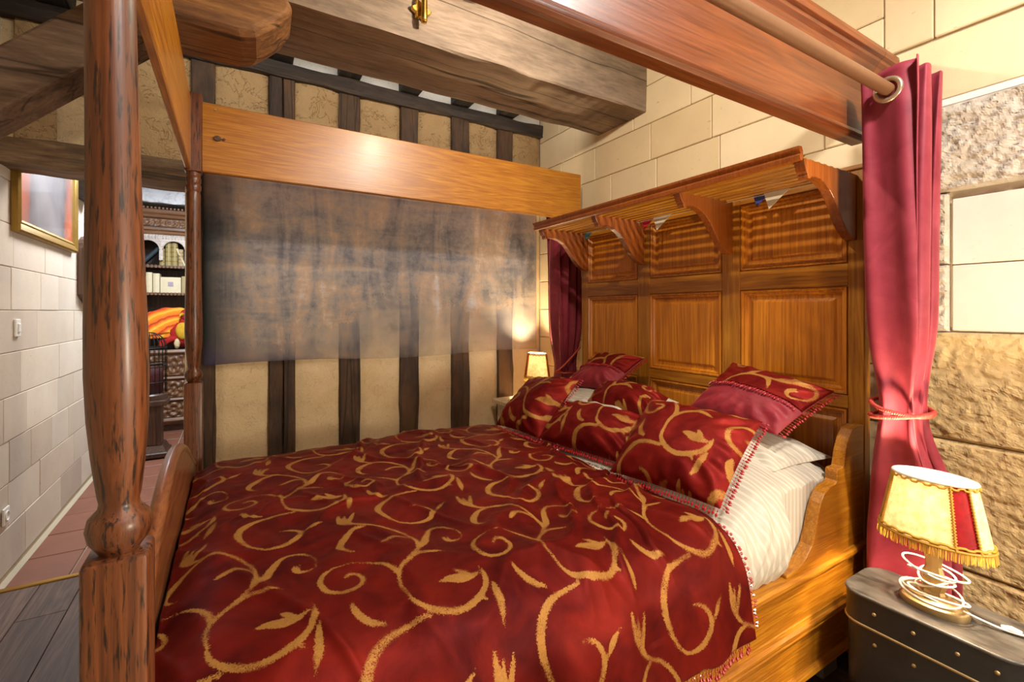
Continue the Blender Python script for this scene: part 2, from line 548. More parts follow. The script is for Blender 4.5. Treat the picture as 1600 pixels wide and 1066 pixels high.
# ------------------------------------------------------------------ vine pattern (signed distance on one repeat cell)
VINE = [[(0.012, -0.034, 0.0063), (0.042, -0.054, 0.0073), (0.077, -0.073, 0.0084), (0.108, -0.104, 0.0084), (0.132, -0.149, 0.0084), (0.141, -0.202, 0.0084), (0.136, -0.246, 0.0084), (0.124, -0.264, 0.0084), (0.097, -0.29, 0.0084), (0.071, -0.315, 0.0084), (0.056, -0.34, 0.0073), (0.048, -0.375, 0.0063), (0.051, -0.415, 0.0053), (0.057, -0.454, 0.0073), (0.079, -0.481, 0.0105), (0.114, -0.502, 0.0116), (0.153, -0.506, 0.0116), (0.195, -0.49, 0.0126), (0.227, -0.463, 0.0105), (0.242, -0.431, 0.0095), (0.245, -0.393, 0.0021)], [(0.202, -0.491, 0.0095), (0.214, -0.507, 0.0011)], [(0.024, -0.046, 0.0053), (0.005, -0.021, 0.0116), (-0.01, 0.013, 0.0158), (-0.012, 0.046, 0.0105), (-0.009, 0.069, 0.0053)], [(-0.003, -0.004, 0.0126), (0.002, 0.031, 0.0084), (0.007, 0.051, 0.0032)], [(0.003, -0.011, 0.0126), (0.02, 0.021, 0.0105), (0.034, 0.052, 0.0053)], [(0.044, -0.058, 0.0053), (0.008, -0.065, 0.0116), (-0.021, -0.093, 0.0158), (-0.039, -0.125, 0.0147), (-0.041, -0.149, 0.0105), (-0.029, -0.174, 0.0063), (-0.008, -0.19, 0.0011)], [(0.131, -0.258, 0.0063), (0.159, -0.228, 0.0147), (0.182, -0.181, 0.0137), (0.211, -0.145, 0.0084), (0.25, -0.15, 0.0063), (0.274, -0.183, 0.0042), (0.277, -0.221, 0.0032), (0.261, -0.24, 0.0042), (0.238, -0.238, 0.0084), (0.226, -0.224, 0.0105), (0.226, -0.206, 0.0053)], [(0.233, -0.226, 0.0053), (0.239, -0.204, 0.0011)], [(0.089, -0.299, 0.0063), (0.129, -0.278, 0.0095), (0.165, -0.283, 0.0084), (0.195, -0.296, 0.0011)], [(0.135, -0.192, 0.0021), (0.119, -0.167, 0.0084), (0.093, -0.156, 0.0105), (0.072, -0.165, 0.0105), (0.059, -0.175, 0.0053)], [(0.057, -0.337, 0.0105), (0.048, -0.305, 0.0095), (0.028, -0.271, 0.0073), (0.0, -0.247, 0.0042), (-0.039, -0.235, 0.0042), (-0.081, -0.241, 0.0063), (-0.104, -0.258, 0.0084), (-0.115, -0.285, 0.0095), (-0.109, -0.319, 0.0095), (-0.088, -0.341, 0.0095), (-0.059, -0.348, 0.0095), (-0.034, -0.335, 0.0084), (-0.023, -0.313, 0.0084), (-0.03, -0.286, 0.0073), (-0.048, -0.278, 0.0073), (-0.061, -0.29, 0.0053)], [(0.128, -0.408, 0.0011), (0.155, -0.407, 0.0158), (0.182, -0.416, 0.0221), (0.214, -0.417, 0.0126), (0.237, -0.41, 0.0021)], [(0.181, -0.379, 0.0021), (0.193, -0.393, 0.0105), (0.206, -0.409, 0.0095)], [(0.25, -0.456, 0.0021), (0.243, -0.484, 0.0105), (0.236, -0.522, 0.0126), (0.225, -0.559, 0.0021)], [(0.073, -0.496, 0.0073), (0.029, -0.497, 0.0084), (-0.021, -0.506, 0.0116), (-0.059, -0.533, 0.0147), (-0.079, -0.574, 0.0147), (-0.076, -0.62, 0.0116), (-0.055, -0.672, 0.0073), (-0.019, -0.705, 0.0073), (0.027, -0.706, 0.0116), (0.064, -0.679, 0.0126), (0.076, -0.641, 0.0105), (0.057, -0.609, 0.0073), (0.024, -0.599, 0.0032)], [(-0.017, -0.474, 0.0063), (-0.042, -0.461, 0.0126), (-0.058, -0.439, 0.0126), (-0.066, -0.413, 0.0105), (-0.066, -0.39, 0.0032)], [(0.085, -0.653, 0.0021), (0.107, -0.629, 0.0116), (0.127, -0.614, 0.0063), (0.143, -0.605, 0.0011)]]
LA = np.array([0.385, -0.035]); LB = np.array([0.187, 0.625]); VREF = np.array([0.293, 1.45])


def spline(pts, n=5):
    P = np.array(pts, float)
    if len(P) < 3:
        t = np.linspace(0, 1, 8)[:, None]
        return P[0] * (1 - t) + P[1] * t
    Q = np.vstack([2 * P[0] - P[1], P, 2 * P[-1] - P[-2]])
    out = []
    for i in range(1, len(Q) - 2):
        for s in np.linspace(0, 1, n, endpoint=False):
            p0, p1, p2, p3 = Q[i - 1], Q[i], Q[i + 1], Q[i + 2]
            out.append(0.5 * (2 * p1 + (p2 - p0) * s + (2 * p0 - 5 * p1 + 4 * p2 - p3) * s * s + (3 * p1 - p0 - 3 * p2 + p3) * s ** 3))
    out.append(P[-1])
    return np.array(out)


NA, NB = 130, 210
_smp = np.vstack([spline(s, 6) for s in VINE])
_smp[:, 2] = np.maximum(_smp[:, 2] * 0.70, 0.001)
_inv = np.linalg.inv(np.array([LA, LB]).T)


def _cell():
    ga, gb = np.meshgrid(np.arange(NA) / NA, np.arange(NB) / NB, indexing='ij')
    q = ga[..., None] * LA + gb[..., None] * LB
    q = q.reshape(-1, 2)
    d = np.full(len(q), 9.0)
    for i in range(-2, 4):
        for j in range(-1, 4):
            s = _smp[:, :2] + i * LA + j * LB
            if s[:, 0].max() < -0.1 or s[:, 0].min() > 0.7 or s[:, 1].max() < -0.15 or s[:, 1].min() > 0.75:
                continue
            for k in range(0, len(s), 60):
                dd = np.sqrt(((q[:, None, :] - s[None, k:k + 60]) ** 2).sum(-1)) - _smp[None, k:k + 60, 2]
                d = np.minimum(d, dd.min(1))
    return d.reshape(NA, NB)


CELL = _cell()


def vine_sdf(x, y):
    p = np.stack([np.asarray(x).ravel() - VREF[0], np.asarray(y).ravel() - VREF[1]])
    ab = _inv @ p
    a = (ab[0] % 1) * NA; b = (ab[1] % 1) * NB
    i = np.floor(a).astype(int) % NA; j = np.floor(b).astype(int) % NB
    fa = a - np.floor(a); fb = b - np.floor(b); i1 = (i + 1) % NA; j1 = (j + 1) % NB
    return (CELL[i, j] * (1 - fa) * (1 - fb) + CELL[i1, j] * fa * (1 - fb) + CELL[i, j1] * (1 - fa) * fb + CELL[i1, j1] * fa * fb)


def set_attr(o, name, vals):
    a = o.data.attributes.new(name, 'FLOAT', 'POINT')
    a.data.foreach_set('value', np.asarray(vals, dtype=np.float32).ravel())


def grid_faces(n, m, off=0, wrap=False):
    f = []
    for i in range(n - 1):
        for j in range(m - 1):
            a = off + i * m + j
            f.append((a, a + m, a + m + 1, a + 1))
    return f


def grid_obj(name, X, Y, Z, mat, parent=None, smooth=True, solid=0.0, base=None):
    n, m = X.shape
    mb = MB(); mb.v = np.stack([X.ravel(), Y.ravel(), Z.ravel()], 1).tolist(); mb.f = grid_faces(n, m)
    o = mb.build(name, mat, parent, base=base, smooth=smooth, recalc=False)
    if solid:
        md = o.modifiers.new('thick', 'SOLIDIFY'); md.thickness = solid; md.offset = -1
    return o


# ------------------------------------------------------------------ the setting
XL, XR, YF, YB = -1.02, 2.32, 3.38, -1.9

# floor of dark planks
fl = struct(MB().box(XL - .1, XR + .1, YB, 3.30, -0.08, -0.012).build('floor', ST_MORTAR), 'grey brown wooden plank floor of the bedroom')
W_PLANK = wood('grey_plank', S(112, 88, 74), S(88, 67, 56), S(52, 39, 33), 'y', rough=0.62, coat=0.0, streak=0.5, vary=0.2)
x = XL
i = 0
while x < XR:
    y = YB + (i % 3) * 0.35 - 0.5
    while y < 3.30:
        y1 = min(y + 1.25, 3.298); y0 = max(y, YB)
        if y1 - y0 > 0.05 and (x < 0.2 and y1 > 1.2 or (x > 1.2 and y1 > 0.0 and y0 < 1.8)):
            MB().cbox(x + .001, min(x + .178, XR), y0 + .001, y1 - .001, -0.02, 0.0, 0.0015).build('plank', W_PLANK, fl)
        y += 1.25
    x += 0.18; i += 1
struct(MB().cbox(XL, -0.08, 3.29, 3.325, -0.005, 0.008, 0.004).build('trim_1', BRASS), 'brass threshold strip between plank and tile floors')
fh = struct(MB().box(XL - .1, 1.6, 3.31, 7.6, -0.08, -0.012).build('floor_hall', ST_MORTAR), 'terracotta tiled floor of the hall beyond the doorway')
T_TILE = simple('terracotta', S(146, 94, 74), 0.42, 0, 9, 0.2, 0.08)
for a in range(7):
    for b in range(13):
        x0 = XL + 0.03 + a * 0.25 ; y0 = 3.33 + b * 0.33 + (a % 2) * 0.0
        if x0 < 0.4:
            MB().cbox(x0 + .004, x0 + .246, y0 + .004, y0 + .326, -0.02, 0.0 + random.uniform(-.001, .001), 0.003).build('tile', T_TILE, fh)

# left wall, ashlar blocks
wl = struct(MB().box(XL - .25, XL - 0.006, YB, 7.6, -0.08, 3.3).build('wall_left', ST_MORTAR), 'pale ashlar stone wall running on into the hall')


def block_x(x, y0, y1, z0, z1, sgn, mat, parent, depth=0.05, proud=0.0, b=0.004, name='stone'):
    """a block whose face looks along sgn*X"""
    x0, x1 = (x - depth, x + proud) if sgn > 0 else (x - proud, x + depth)
    return MB().cbox(x0, x1, y0, y1, z0, z1, b).build(name, mat, parent)


zc = [0.0, 0.02, 0.252, 0.483, 0.709, 0.943, 1.18, 1.407, 1.64, 1.87, 2.10, 2.33, 2.56, 2.79, 3.02]
for k in range(1, len(zc) - 1):
    y = 3.05 - random.uniform(0, .3)
    while y < 6.9:
        L = random.choice([0.34, 0.5, 0.62, 0.72]) * random.uniform(.9, 1.1)
        block_x(XL, y + .0015, y + L - .0015, zc[k] + .0015, zc[k + 1] - .0015, 1, ST_LEFT, wl, proud=random.uniform(-.001, .003), b=0.003)
        y += L

# wall behind the headboard
wh = struct(MB().box(XR + 0.012, XR + .3, YB, YF + .2, -0.08, 3.3).build('wall_head', ST_MORTAR), 'warm stone wall behind the headboard')
zh = [0.0, .24, .47, .70, .94, 1.18, 1.42, 1.66, 1.90, 2.14, 2.38, 2.62, 2.87, 3.11, 3.3]
for k in range(len(zh) - 1):
    y = YF - random.uniform(0.0, .25)
    y = YF
    first = True
    while y > 0.86:
        L = random.choice([.42, .5, .62]) * random.uniform(.9, 1.1)
        if first:
            L *= random.uniform(.5, 1); first = False
        y0 = max(y - L, 0.86)
        if y0 - .86 < .12: y0 = .86
        block_x(XR, y0 + .002, y - .002, zh[k] + .002, zh[k + 1] - .002, -1, ST_HEAD, wh, proud=random.uniform(0, .004))
        y = y0
# nearer part: smooth courses above, rough and white stones below
for z0, z1, ys in ((2.455, 2.75, (.86, .70, .25, -.4)), (2.75, 3.02, (.86, .62, .1, -.4)), (3.02, 3.28, (.86, .4, -.4)), (2.205, 2.445, (.86, -.05, -.4))):
    for a, b in zip(ys[:-1], ys[1:]):
        block_x(XR, b + .002, a - .002, z0, z1 - .004, -1, ST_HEAD, wh, proud=.004)
MB().cbox(XR - .006, XR + .03, -.4, .86, 2.176, 2.204, .003).build('mortar_line', MORTARW, wh)


def rough_block(y0, y1, z0, z1, proud, amp, mat, seed, ny=70, nz=36, name='rough_stone', fade=0.25):
    ny = max(8, int((y1 - y0) * 190)); nz = max(8, int((z1 - z0) * 190))
    u = np.linspace(0, 1, ny); v = np.linspace(0, 1, nz)
    U, Vv = np.meshgrid(u, v, indexing='ij')
    Y = y0 + (y1 - y0) * U; Z = z0 + (z1 - z0) * Vv
    edge = np.minimum(np.minimum(U, 1 - U) * (y1 - y0), np.minimum(Vv, 1 - Vv) * (z1 - z0))
    h = proud + amp * .4 * fbm(Y * 7 + seed, Z * 9 + seed * 2, seed, 3) + amp * .45 * fbm(Y * 34 + seed + Z * 8, Z * 44, seed + 4, 3) + amp * .35 * np.maximum(0, fbm(Y * 60 + seed, Z * 75 + Y * 20, seed + 6, 2))
    X = XR - h * sstep(-0.004, 0.012, edge)
    mb = MB()
    mb.v = np.stack([X.ravel(), Y.ravel(), Z.ravel()], 1).tolist(); mb.f = grid_faces(ny, nz)
    # side skirt back to the wall
    ring = [i * nz for i in range(ny)] + [(ny - 1) * nz + j for j in range(1, nz)] + [i * nz + nz - 1 for i in range(ny - 2, -1, -1)] + [j for j in range(nz - 2, 0, -1)]
    b = len(mb.v)
    for r in ring:
        p = mb.v[r]; mb.v.append((XR + .03, p[1], p[2]))
    n = len(ring)
    for i in range(n):
        j = (i + 1) % n
        mb.f.append((ring[i], ring[j], b + j, b + i))
    return mb.build(name, mat, wh, smooth=False)


rough_block(.10, .86, 1.852, 2.176, .022, .03, ST_ROUGH, 3)
rough_block(-.40, .095, 1.852, 2.176, .022, .03, ST_ROUGH, 11)
rough_block(.655, .86, 1.58, 1.848, .012, .03, ST_ROUGH, 5)
rough_block(.655, .86, 1.325, 1.576, .012, .028, ST_ROUGH, 6)
for a, b in ((.15, .648), (-.4, .146)):
    block_x(XR, a, b, 1.577, 1.822, -1, ST_WHITE, wh, proud=.004)
    block_x(XR, a, b, 1.328, 1.573, -1, ST_WHITE, wh, proud=.004)
rough_block(.35, .86, .92, 1.322, .016, .017, ST_RUBBLE, 7)
rough_block(-.4, .345, .92, 1.322, .016, .017, ST_RUBBLE, 8)
rough_block(.28, .86, .45, .915, .016, .017, ST_RUBBLE, 9)
rough_block(-.4, .275, .45, .915, .016, .017, ST_RUBBLE, 10)
rough_block(-.4, .86, .0, .445, .016, .017, ST_RUBBLE, 12)

# half-timbered wall
wf = struct(MB().box(-0.24, XR + .3, YF + .03, YF + .2, -0.08, 3.3).box(XL - .25, -0.24, YF + .03, YF + .2, 2.2, 3.3).build('wall_far', PL_CREAM), 'half-timbered plaster wall beside the bed')
STUDS = [(-.21, -.085), (.205, .36), (.638, .775), (1.065, 1.205), (1.477, 1.626), (1.89, 2.035)]


def timber_box(x0, x1, y0, y1, z0, z1, mat, name, parent, axis, amp=.006, seed=0.0, n=14):
    """hewn timber: box cut along its length with uneven faces"""
    L = {'x': (x0, x1), 'y': (y0, y1), 'z': (z0, z1)}[axis]
    vs = []; fs = []
    ring0 = {'x': [(y0, z0), (y1, z0), (y1, z1), (y0, z1)], 'y': [(x0, z0), (x1, z0), (x1, z1), (x0, z1)], 'z': [(x0, y0), (x1, y0), (x1, y1), (x0, y1)]}[axis]
    ring = []
    for i in range(4):
        a, b = Vector(ring0[i]), Vector(ring0[(i + 1) % 4])
        d = (b - a).normalized(); c = min(.008, (b - a).length * .2)
        ring += [a + d * c, (a + b) / 2, b - d * c]
    m = len(ring)
    for i in range(n):
        t = L[0] + (L[1] - L[0]) * i / (n - 1)
        for k, p in enumerate(ring):
            du = float(vnoise(np.array([t * 5 + seed * 3.1]), np.array([k * .7 + seed]), seed)[0]) * amp
            dv = float(vnoise(np.array([t * 5 + seed * 1.7 + 40]), np.array([k * .7 + 9]), seed)[0]) * amp
            u, v = p.x + du, p.y + dv
            vs.append({'x': (t, u, v), 'y': (u, t, v), 'z': (u, v, t)}[axis])
    for i in range(n - 1):
        for k in range(m):
            l = (k + 1) % m
            fs.append((i * m + k, i * m + l, (i + 1) * m + l, (i + 1) * m + k))
    fs.append(tuple(range(m - 1, -1, -1))); fs.append(tuple((n - 1) * m + k for k in range(m)))
    mb = MB(); mb.add(vs, fs)
    o = mb.build(name, mat, parent)
    return o


for k, (a, b) in enumerate(STUDS):
    if k == 1:
        timber_box(a, .283, YF - .022, YF + .05, 0, 2.95, T_STUD, 'stud', wf, 'z', .006, k, 30)
        timber_box(.287, b, YF - .016, YF + .05, 0, 2.95, T_STUD, 'stud', wf, 'z', .006, k + .5, 30)
    else:
        timber_box(a, b, YF - .02, YF + .05, 0, 2.95, T_STUD, 'stud', wf, 'z', .007, k, 30)


def plaster_panel(x0, x1, z0, z1, mat, seed):
    nx = max(6, int((x1 - x0) * 60)); nz = max(6, int((z1 - z0) * 60))
    U, Vv = np.meshgrid(np.linspace(0, 1, nx), np.linspace(0, 1, nz), indexing='ij')
    X = x0 + (x1 - x0) * U; Z = z0 + (z1 - z0) * Vv
    Y = YF - .004 - .006 * fbm(X * 7 + seed, Z * 7, seed, 4) + .012 * (1 - sstep(0, .05, np.minimum(U, 1 - U) * (x1 - x0)))
    mb = MB(); mb.v = np.stack([X.ravel(), Y.ravel(), Z.ravel()], 1).tolist(); mb.f = grid_faces(nx, nz)
    b = len(mb.v)
    mb.add([(x0, YF + .06, z0), (x1, YF + .06, z0), (x1, YF + .06, z1), (x0, YF + .06, z1)], [(0, 1, 2, 3)])
    return mb.build('plaster_panel', mat, wf, smooth=True)


edges = [(-.085, .205), (.36, .638), (.775, 1.065), (1.205, 1.477), (1.626, 1.89), (2.035, XR)]
for k, (a, b) in enumerate(edges):
    plaster_panel(a, b, 0.0, 2.28, PL_CREAM, k + 1.0)
    plaster_panel(a, b, 2.28, 2.93, PL_SHADED, k + 11.0)
plaster_panel(-.66, -.21, 2.27, 2.93, PL_SHADED, 31.0)
plaster_panel(-.96, -.80, 2.27, 2.93, PL_SHADED, 33.0)
timber_box(-.80, -.66, YF - .02, YF + .05, 2.6, 2.95, T_STUD, 'stud', wf, 'z', .007, 9, 8)
struct(timber_box(XL, -.205, YF - .07, YF + .2, 2.155, 2.285, T_LINT, 'trim_2', None, 'x', .012, 4, 22), 'rough timber lintel over the doorway')
struct(timber_box(XL, XR, YF - .05, YF + .1, 2.915, 3.01, T_PLATE, 'trim_3', None, 'x', .010, 5, 40), 'dark timber wall plate along the top of the timbered wall')

# ceiling, joists, great beam
ce = struct(MB().box(XL - .25, XR + .3, YB, YF + .2, 3.24, 3.32).build('ceiling', PL_WHITE), 'white plaster ceiling between dark joists')
for k, xx in enumerate((-.80, -.35, .27, .70, 1.13, 1.55, 1.96)):
    for ya, yb in ((YB + .05, 3.42),):
        timber_box(xx - .075, xx + .075, ya, yb, 3.02, 3.25, T_JOIST, 'joist', ce, 'y', .008, k + 2, 24)
struct(timber_box(-.9, XR + .02, 2.15, 2.62, 2.70, 3.06, T_BEAM, 'trim_4', None, 'x', .008, 7, 60), 'great weathered grey ceiling beam')

MB().box(-.22, XR, YF + .006, YF + .06, 3.0, 3.25).build('plaster_infill', PL_WHITE, wf)
# brace and corbel carrying the beam on the left
mb = MB()
for yy in (2.30, 2.55):
    pass
pr = [(-1.03, 1.775), (-.688, 2.099), (-.47, 2.307), (-.30, 2.47), (-.07, 2.70), (-.325, 2.70), (-.475, 2.55), (-.688, 2.334), (-1.03, 1.99)]
nb = 12
mb.prism(pr, 2.30, 2.50, 'y')
struct(mb.build('trim_5', T_BRACE, None, bevel=.012), 'dark slanting timber brace rising from the left wall')
mb = MB()
prof = [(-.45, 2.515), (.03, 2.515), (.085, 2.53), (.15, 2.585), (.205, 2.64), (.222, 2.672), (.21, 2.70), (-.45, 2.705)]
vs = []
n = len(prof)
for yy, dx, dz in ((2.14, -.01, .01), (2.17, .0, -.01), (2.36, .01, -.008), (2.47, -.01, 0)):
    for (a, b) in prof:
        vs.append((a + (dx if a > 0 else 0), yy, b + (dz if b < 2.6 else 0)))
fs = [tuple(range(n - 1, -1, -1)), tuple(3 * n + i for i in range(n))]
for r in range(3):
    for i in range(n):
        j = (i + 1) % n
        fs.append((r * n + i, r * n + j, (r + 1) * n + j, (r + 1) * n + i))
mb.add(vs, fs)
struct(mb.build('trim_6', T_CORB, None, bevel=.012), 'red brown timber corbel under the great beam')

# back and side walls behind the camera, hall shell
struct(MB().box(XL - .25, XR + .3, YB - .1, YB, -0.08, 3.3).build('wall_back', PL_CREAM), 'plain plaster wall behind')
struct(MB().box(XL - .25, 1.7, 7.3, 7.4, -0.08, 3.3).build('wall_hall_far', PL_WHITE), 'white wall at the end of the hall')
struct(MB().box(1.6, 1.7, YF + .2, 7.4, -0.08, 3.3).build('wall_hall_right', PL_WHITE), 'plain wall of the hall')
PL_BLUE = plaster('pale_hall_plaster', S(214, 218, 226), S(230, 232, 238), 0.8)
hc = struct(MB().box(XL - .25, 1.7, YF + .2, 7.4, 2.96, 3.04).build('ceiling_hall', PL_BLUE), 'white hall ceiling')
for k, xx in enumerate((-.86, -.40, .1, .6)):
    timber_box(xx - .07, xx + .07, 6.0, 7.3, 2.84, 2.97, T_JOIST, 'joist', hc, 'y', .006, k + 40, 10)
struct(timber_box(XL, 1.6, 6.55, 6.95, 2.63, 2.84, PL_BLUE, 'trim_7', None, 'x', .02, 44, 24), 'whitewashed beam above the hall bookcase')
struct(timber_box(XL, XL + .16, 4.72, 5.0, 2.27, 2.5, T_PLATE, 'trim_8', None, 'y', .006, 46, 8), 'dark beam end on the hall wall')

# ------------------------------------------------------------------ the bed
XP, YN, YFP = -.135, .845, 2.672           # posts
bed = thing('four_poster_bed', 'honey oak four-poster bed with turned posts, panelled headboard and slatted shelf', 'bed', (1.0, 1.75, 0))
PPROF = [(1.062, .020), (1.072, .026), (1.085, .0345), (1.10, .0375), (1.115, .0345), (1.127, .024), (1.135, .0225), (1.145, .0245), (1.17, .0275), (1.20, .0305), (1.25, .0342), (1.31, .036), (1.38, .0352), (1.46, .0332), (1.56, .0310), (1.66, .0295), (1.76, .0287), (1.84, .0283), (1.92, .0288), (1.955, .029), (1.968, .0262), (1.978, .031), (1.994, .031), (2.004, .027), (2.014, .031), (2.03, .031), (2.04, .027), (2.05, .030), (2.062, .030)]


def post(x, y):
    mb = MB()
    hb = .0365
    mb.cbox(x - hb, x + hb, y - hb, y + hb, 0, 1.066, .007, 2)
    mb.lathe(PPROF, (x, y), 32)
    mb.cbox(x - hb + .002, x + hb - .002, y - hb + .002, y + hb - .002, 2.058, 2.43, .004, 1)
    if y < 1:      # the old near post leans a little outward
        mb.v = [(a - .014 * max(0.0, c - 1.15), b, c) for a, b, c in mb.v]
    return mb


for xx, yy, lab in ((XP, YN, 'thick dark worn post nearest the camera'), (-.155, YFP, 'red brown turned post in the far corner')):
    o = post(xx, yy).build('bed_post', W_POST, bed, smooth='auto'); o['label'] = lab

# tester rails
FR = .033
far_rail = MB().cbox(-.155 + .032, 2.19, 2.66, 2.66 + .035, 2.067, 2.40, .004).build('top_rail', W_HX, bed)
mb = MB()
pts = [(.017 * math.cos(a), .012 * math.sin(a)) for a in np.linspace(0, 2 * PI, 14, endpoint=False)]
mb.prism([(-.058 + a * .9, 2.234 + b) for a, b in pts], 2.648, 2.668, 'y')
mb.prism([(-.032 + a * .4, 2.234 + b * .5) for a, b in pts], 2.654, 2.668, 'y')
pg = mb.build('dark_peg', W_DARK, bed)
MB().lathe([(0, .006), (.003, .004)], (0, 0), 10).build('x', OLDBRASS)
bpy.data.objects.remove(bpy.data.objects['x'])
mb = MB(); mb.prism([(-.066 + a * .35, 2.372 + b * .5) for a, b in pts], 2.656, 2.668, 'y'); mb.build('screw_cap', OLDBRASS, bed)
MB().cbox(-.187, -.163, YN + .0, YFP - .03, 2.067, 2.40, .004).build('top_rail', W_HY, bed)
# near cornice rail: board with bead and crown mouldings
cp = [(.862, 2.060), (.846, 2.058), (.836, 2.066), (.836, 2.078), (.844, 2.086), (.846, 2.092), (.853, 2.098), (.856, 2.104), (.858, 2.26), (.850, 2.29), (.846, 2.298), (.836, 2.304), (.832, 2.312), (.822, 2.322), (.812, 2.34), (.800, 2.352), (.796, 2.360), (.784, 2.366), (.780, 2.38), (.782, 2.394), (.790, 2.402), (.895, 2.402), (.895, 2.06)]
MB().prism(cp, XP + .034, 2.12, 'x').build('canopy_cornice', W_CAN, bed, smooth=False, bevel=.002)
MB().prism([(y, z) for y, z in cp if z > 2.28] , 2.12, 2.24, 'x').build('cornice_return', W_CAN, bed)

# headboard
HX = 2.17
YS = [2.63, 2.566, 2.088, 1.992, 1.505, 1.405, .93, .87]
for a, b in ((YS[0], YS[1]), (YS[2], YS[3]), (YS[4], YS[5]), (YS[6], YS[7])):
    MB().cbox(HX, HX + .05, b, a, .05, 1.975, .004).build('headboard_stile', W_HZ, bed)
ROWS = [(.12, .50), (.56, 1.0), (1.055, 1.507), (1.60, 1.93)]
RAILS = [(.05, .12), (.50, .56), (1.0, 1.055), (1.507, 1.60), (1.93, 1.975)]
PCOL = [(YS[2], YS[1]), (YS[4], YS[3]), (YS[6], YS[5])]
for (z0, z1) in RAILS:
    for (a, b) in PCOL:
        MB().cbox(HX + .002, HX + .048, a - .002, b + .002, z0, z1, .003).build('headboard_rail', W_HY, bed)


def panel(y0, y1, z0, z1):
    # moulded frame stepping back, then a fielded panel
    lev = [(0, .012), (.003, .012), (.005, .001), (.012, .0), (.016, .008), (.024, .008), (.029, .017), (.034, .022), (.048, .022), (.060, .014), (.064, .013)]
    vs = []; fs = []
    for d, x in lev:
        vs += [(HX + x, y0 + d, z0 + d), (HX + x, y1 - d, z0 + d), (HX + x, y1 - d, z1 - d), (HX + x, y0 + d, z1 - d)]
    for i in range(len(lev) - 1):
        for k in range(4):
            l = (k + 1) % 4
            fs.append((i * 4 + k, i * 4 + l, (i + 1) * 4 + l, (i + 1) * 4 + k))
    e = (len(lev) - 1) * 4
    fs.append((e, e + 1, e + 2, e + 3))
    b = len(vs)
    vs += [(HX + .045, y0, z0), (HX + .045, y1, z0), (HX + .045, y1, z1), (HX + .045, y0, z1)]
    fs.append((b + 3, b + 2, b + 1, b))
    for k in range(4):
        l = (k + 1) % 4
        fs.append((k, l, b + l, b + k))
    return MB().add(vs, fs)


for (z0, z1) in ROWS:
    for (a, b) in PCOL:
        panel(a, b, z0, z1).build('headboard_panel', W_PAN, bed)

# slatted shelf on four scrolled brackets
bp = [(HX, 1.69)]
outline = [(2.17, 1.69), (2.15, 1.69), (2.12, 1.70), (2.085, 1.722), (2.05, 1.755), (2.015, 1.80), (1.985, 1.838), (1.955, 1.865), (1.92, 1.884), (1.88, 1.895), (1.845, 1.897), (1.82, 1.893), (1.812, 1.885), (1.802, 1.885), (1.795, 1.893), (1.795, 1.903), (1.785, 1.912), (1.775, 1.93), (1.77, 1.945), (1.77, 1.955), (2.17, 1.955)]
for yc in (2.575, 2.045, 1.46, .915):
    MB().prism(outline, yc - .019, yc + .019, 'y').build('shelf_bracket', W_BR, bed, bevel=.003)
SL = [1.785 + i * .0485 for i in range(8)]
for i, xx in enumerate(SL):
    MB().cbox(xx - .010, xx + .010, .90, 2.60, 1.947, 1.960, .002).build('shelf_slat', W_HY, bed)
cf = [(1.745, 1.962), (1.752, 1.970), (1.746, 1.978), (1.740, 1.986), (1.738, 1.994), (1.760, 1.996), (1.768, 1.980), (1.77, 1.956), (1.762, 1.945), (1.75, 1.948)]
MB().prism(cf, .90, 2.62, 'y').build('shelf_moulding', W_BR, bed)
MB().cbox(HX - .006, HX + .05, .87, 2.63, 1.975, 1.995, .004).build('headboard_cap', W_HY, bed)

# side rails
def side_rail(y, sg):
    """sg=-1: outer face looks to -Y"""
    f = lambda d: y + sg * d
    o = MB().prism([(f(-.03), .12), (f(0), .12), (f(0), .475), (f(-.03), .475)], XP + .034, HX + .01, 'x').build('side_rail', W_HX, bed)
    top = [(f(-.045), .455), (f(.008), .455), (f(.018), .462), (f(.022), .472), (f(.020), .482), (f(.012), .49), (f(-.045), .492)]
    MB().prism(top, XP + .034, HX + .015, 'x').build('moulding', W_HX, o)
    mid = [(f(0), .272), (f(.010), .272), (f(.016), .28), (f(.012), .288), (f(.018), .294), (f(.018), .302), (f(.008), .308), (f(.004), .318), (f(0), .32)]
    MB().prism(mid, XP + .034, HX + .012, 'x').build('moulding', W_HX, o)
    low = [(f(0), .112), (f(.012), .112), (f(.018), .12), (f(.014), .13), (f(.006), .136), (f(0), .14)]
    MB().prism(low, XP + .034, HX + .012, 'x').build('moulding', W_HX, o)
    return o


side_rail(.875, -1)
side_rail(2.64, 1)
# scrolled wings between side rail and headboard
wing = [(2.17, .947), (2.12, .95), (2.08, .938), (2.045, .905), (2.022, .86), (2.01, .82), (2.004, .803), (1.962, .803), (1.957, .793), (1.957, .760), (1.945, .752), (1.905, .748), (1.865, .732), (1.838, .70), (1.82, .665), (1.80, .61), (1.775, .562), (1.735, .527), (1.69, .509), (1.645, .502), (1.614, .502), (1.612, .49), (2.17, .49)]
for yc in (.895, 2.62):
    MB().prism(wing, yc - .022, yc + .022, 'y').build('side_wing', W_HX, bed, bevel=.003)
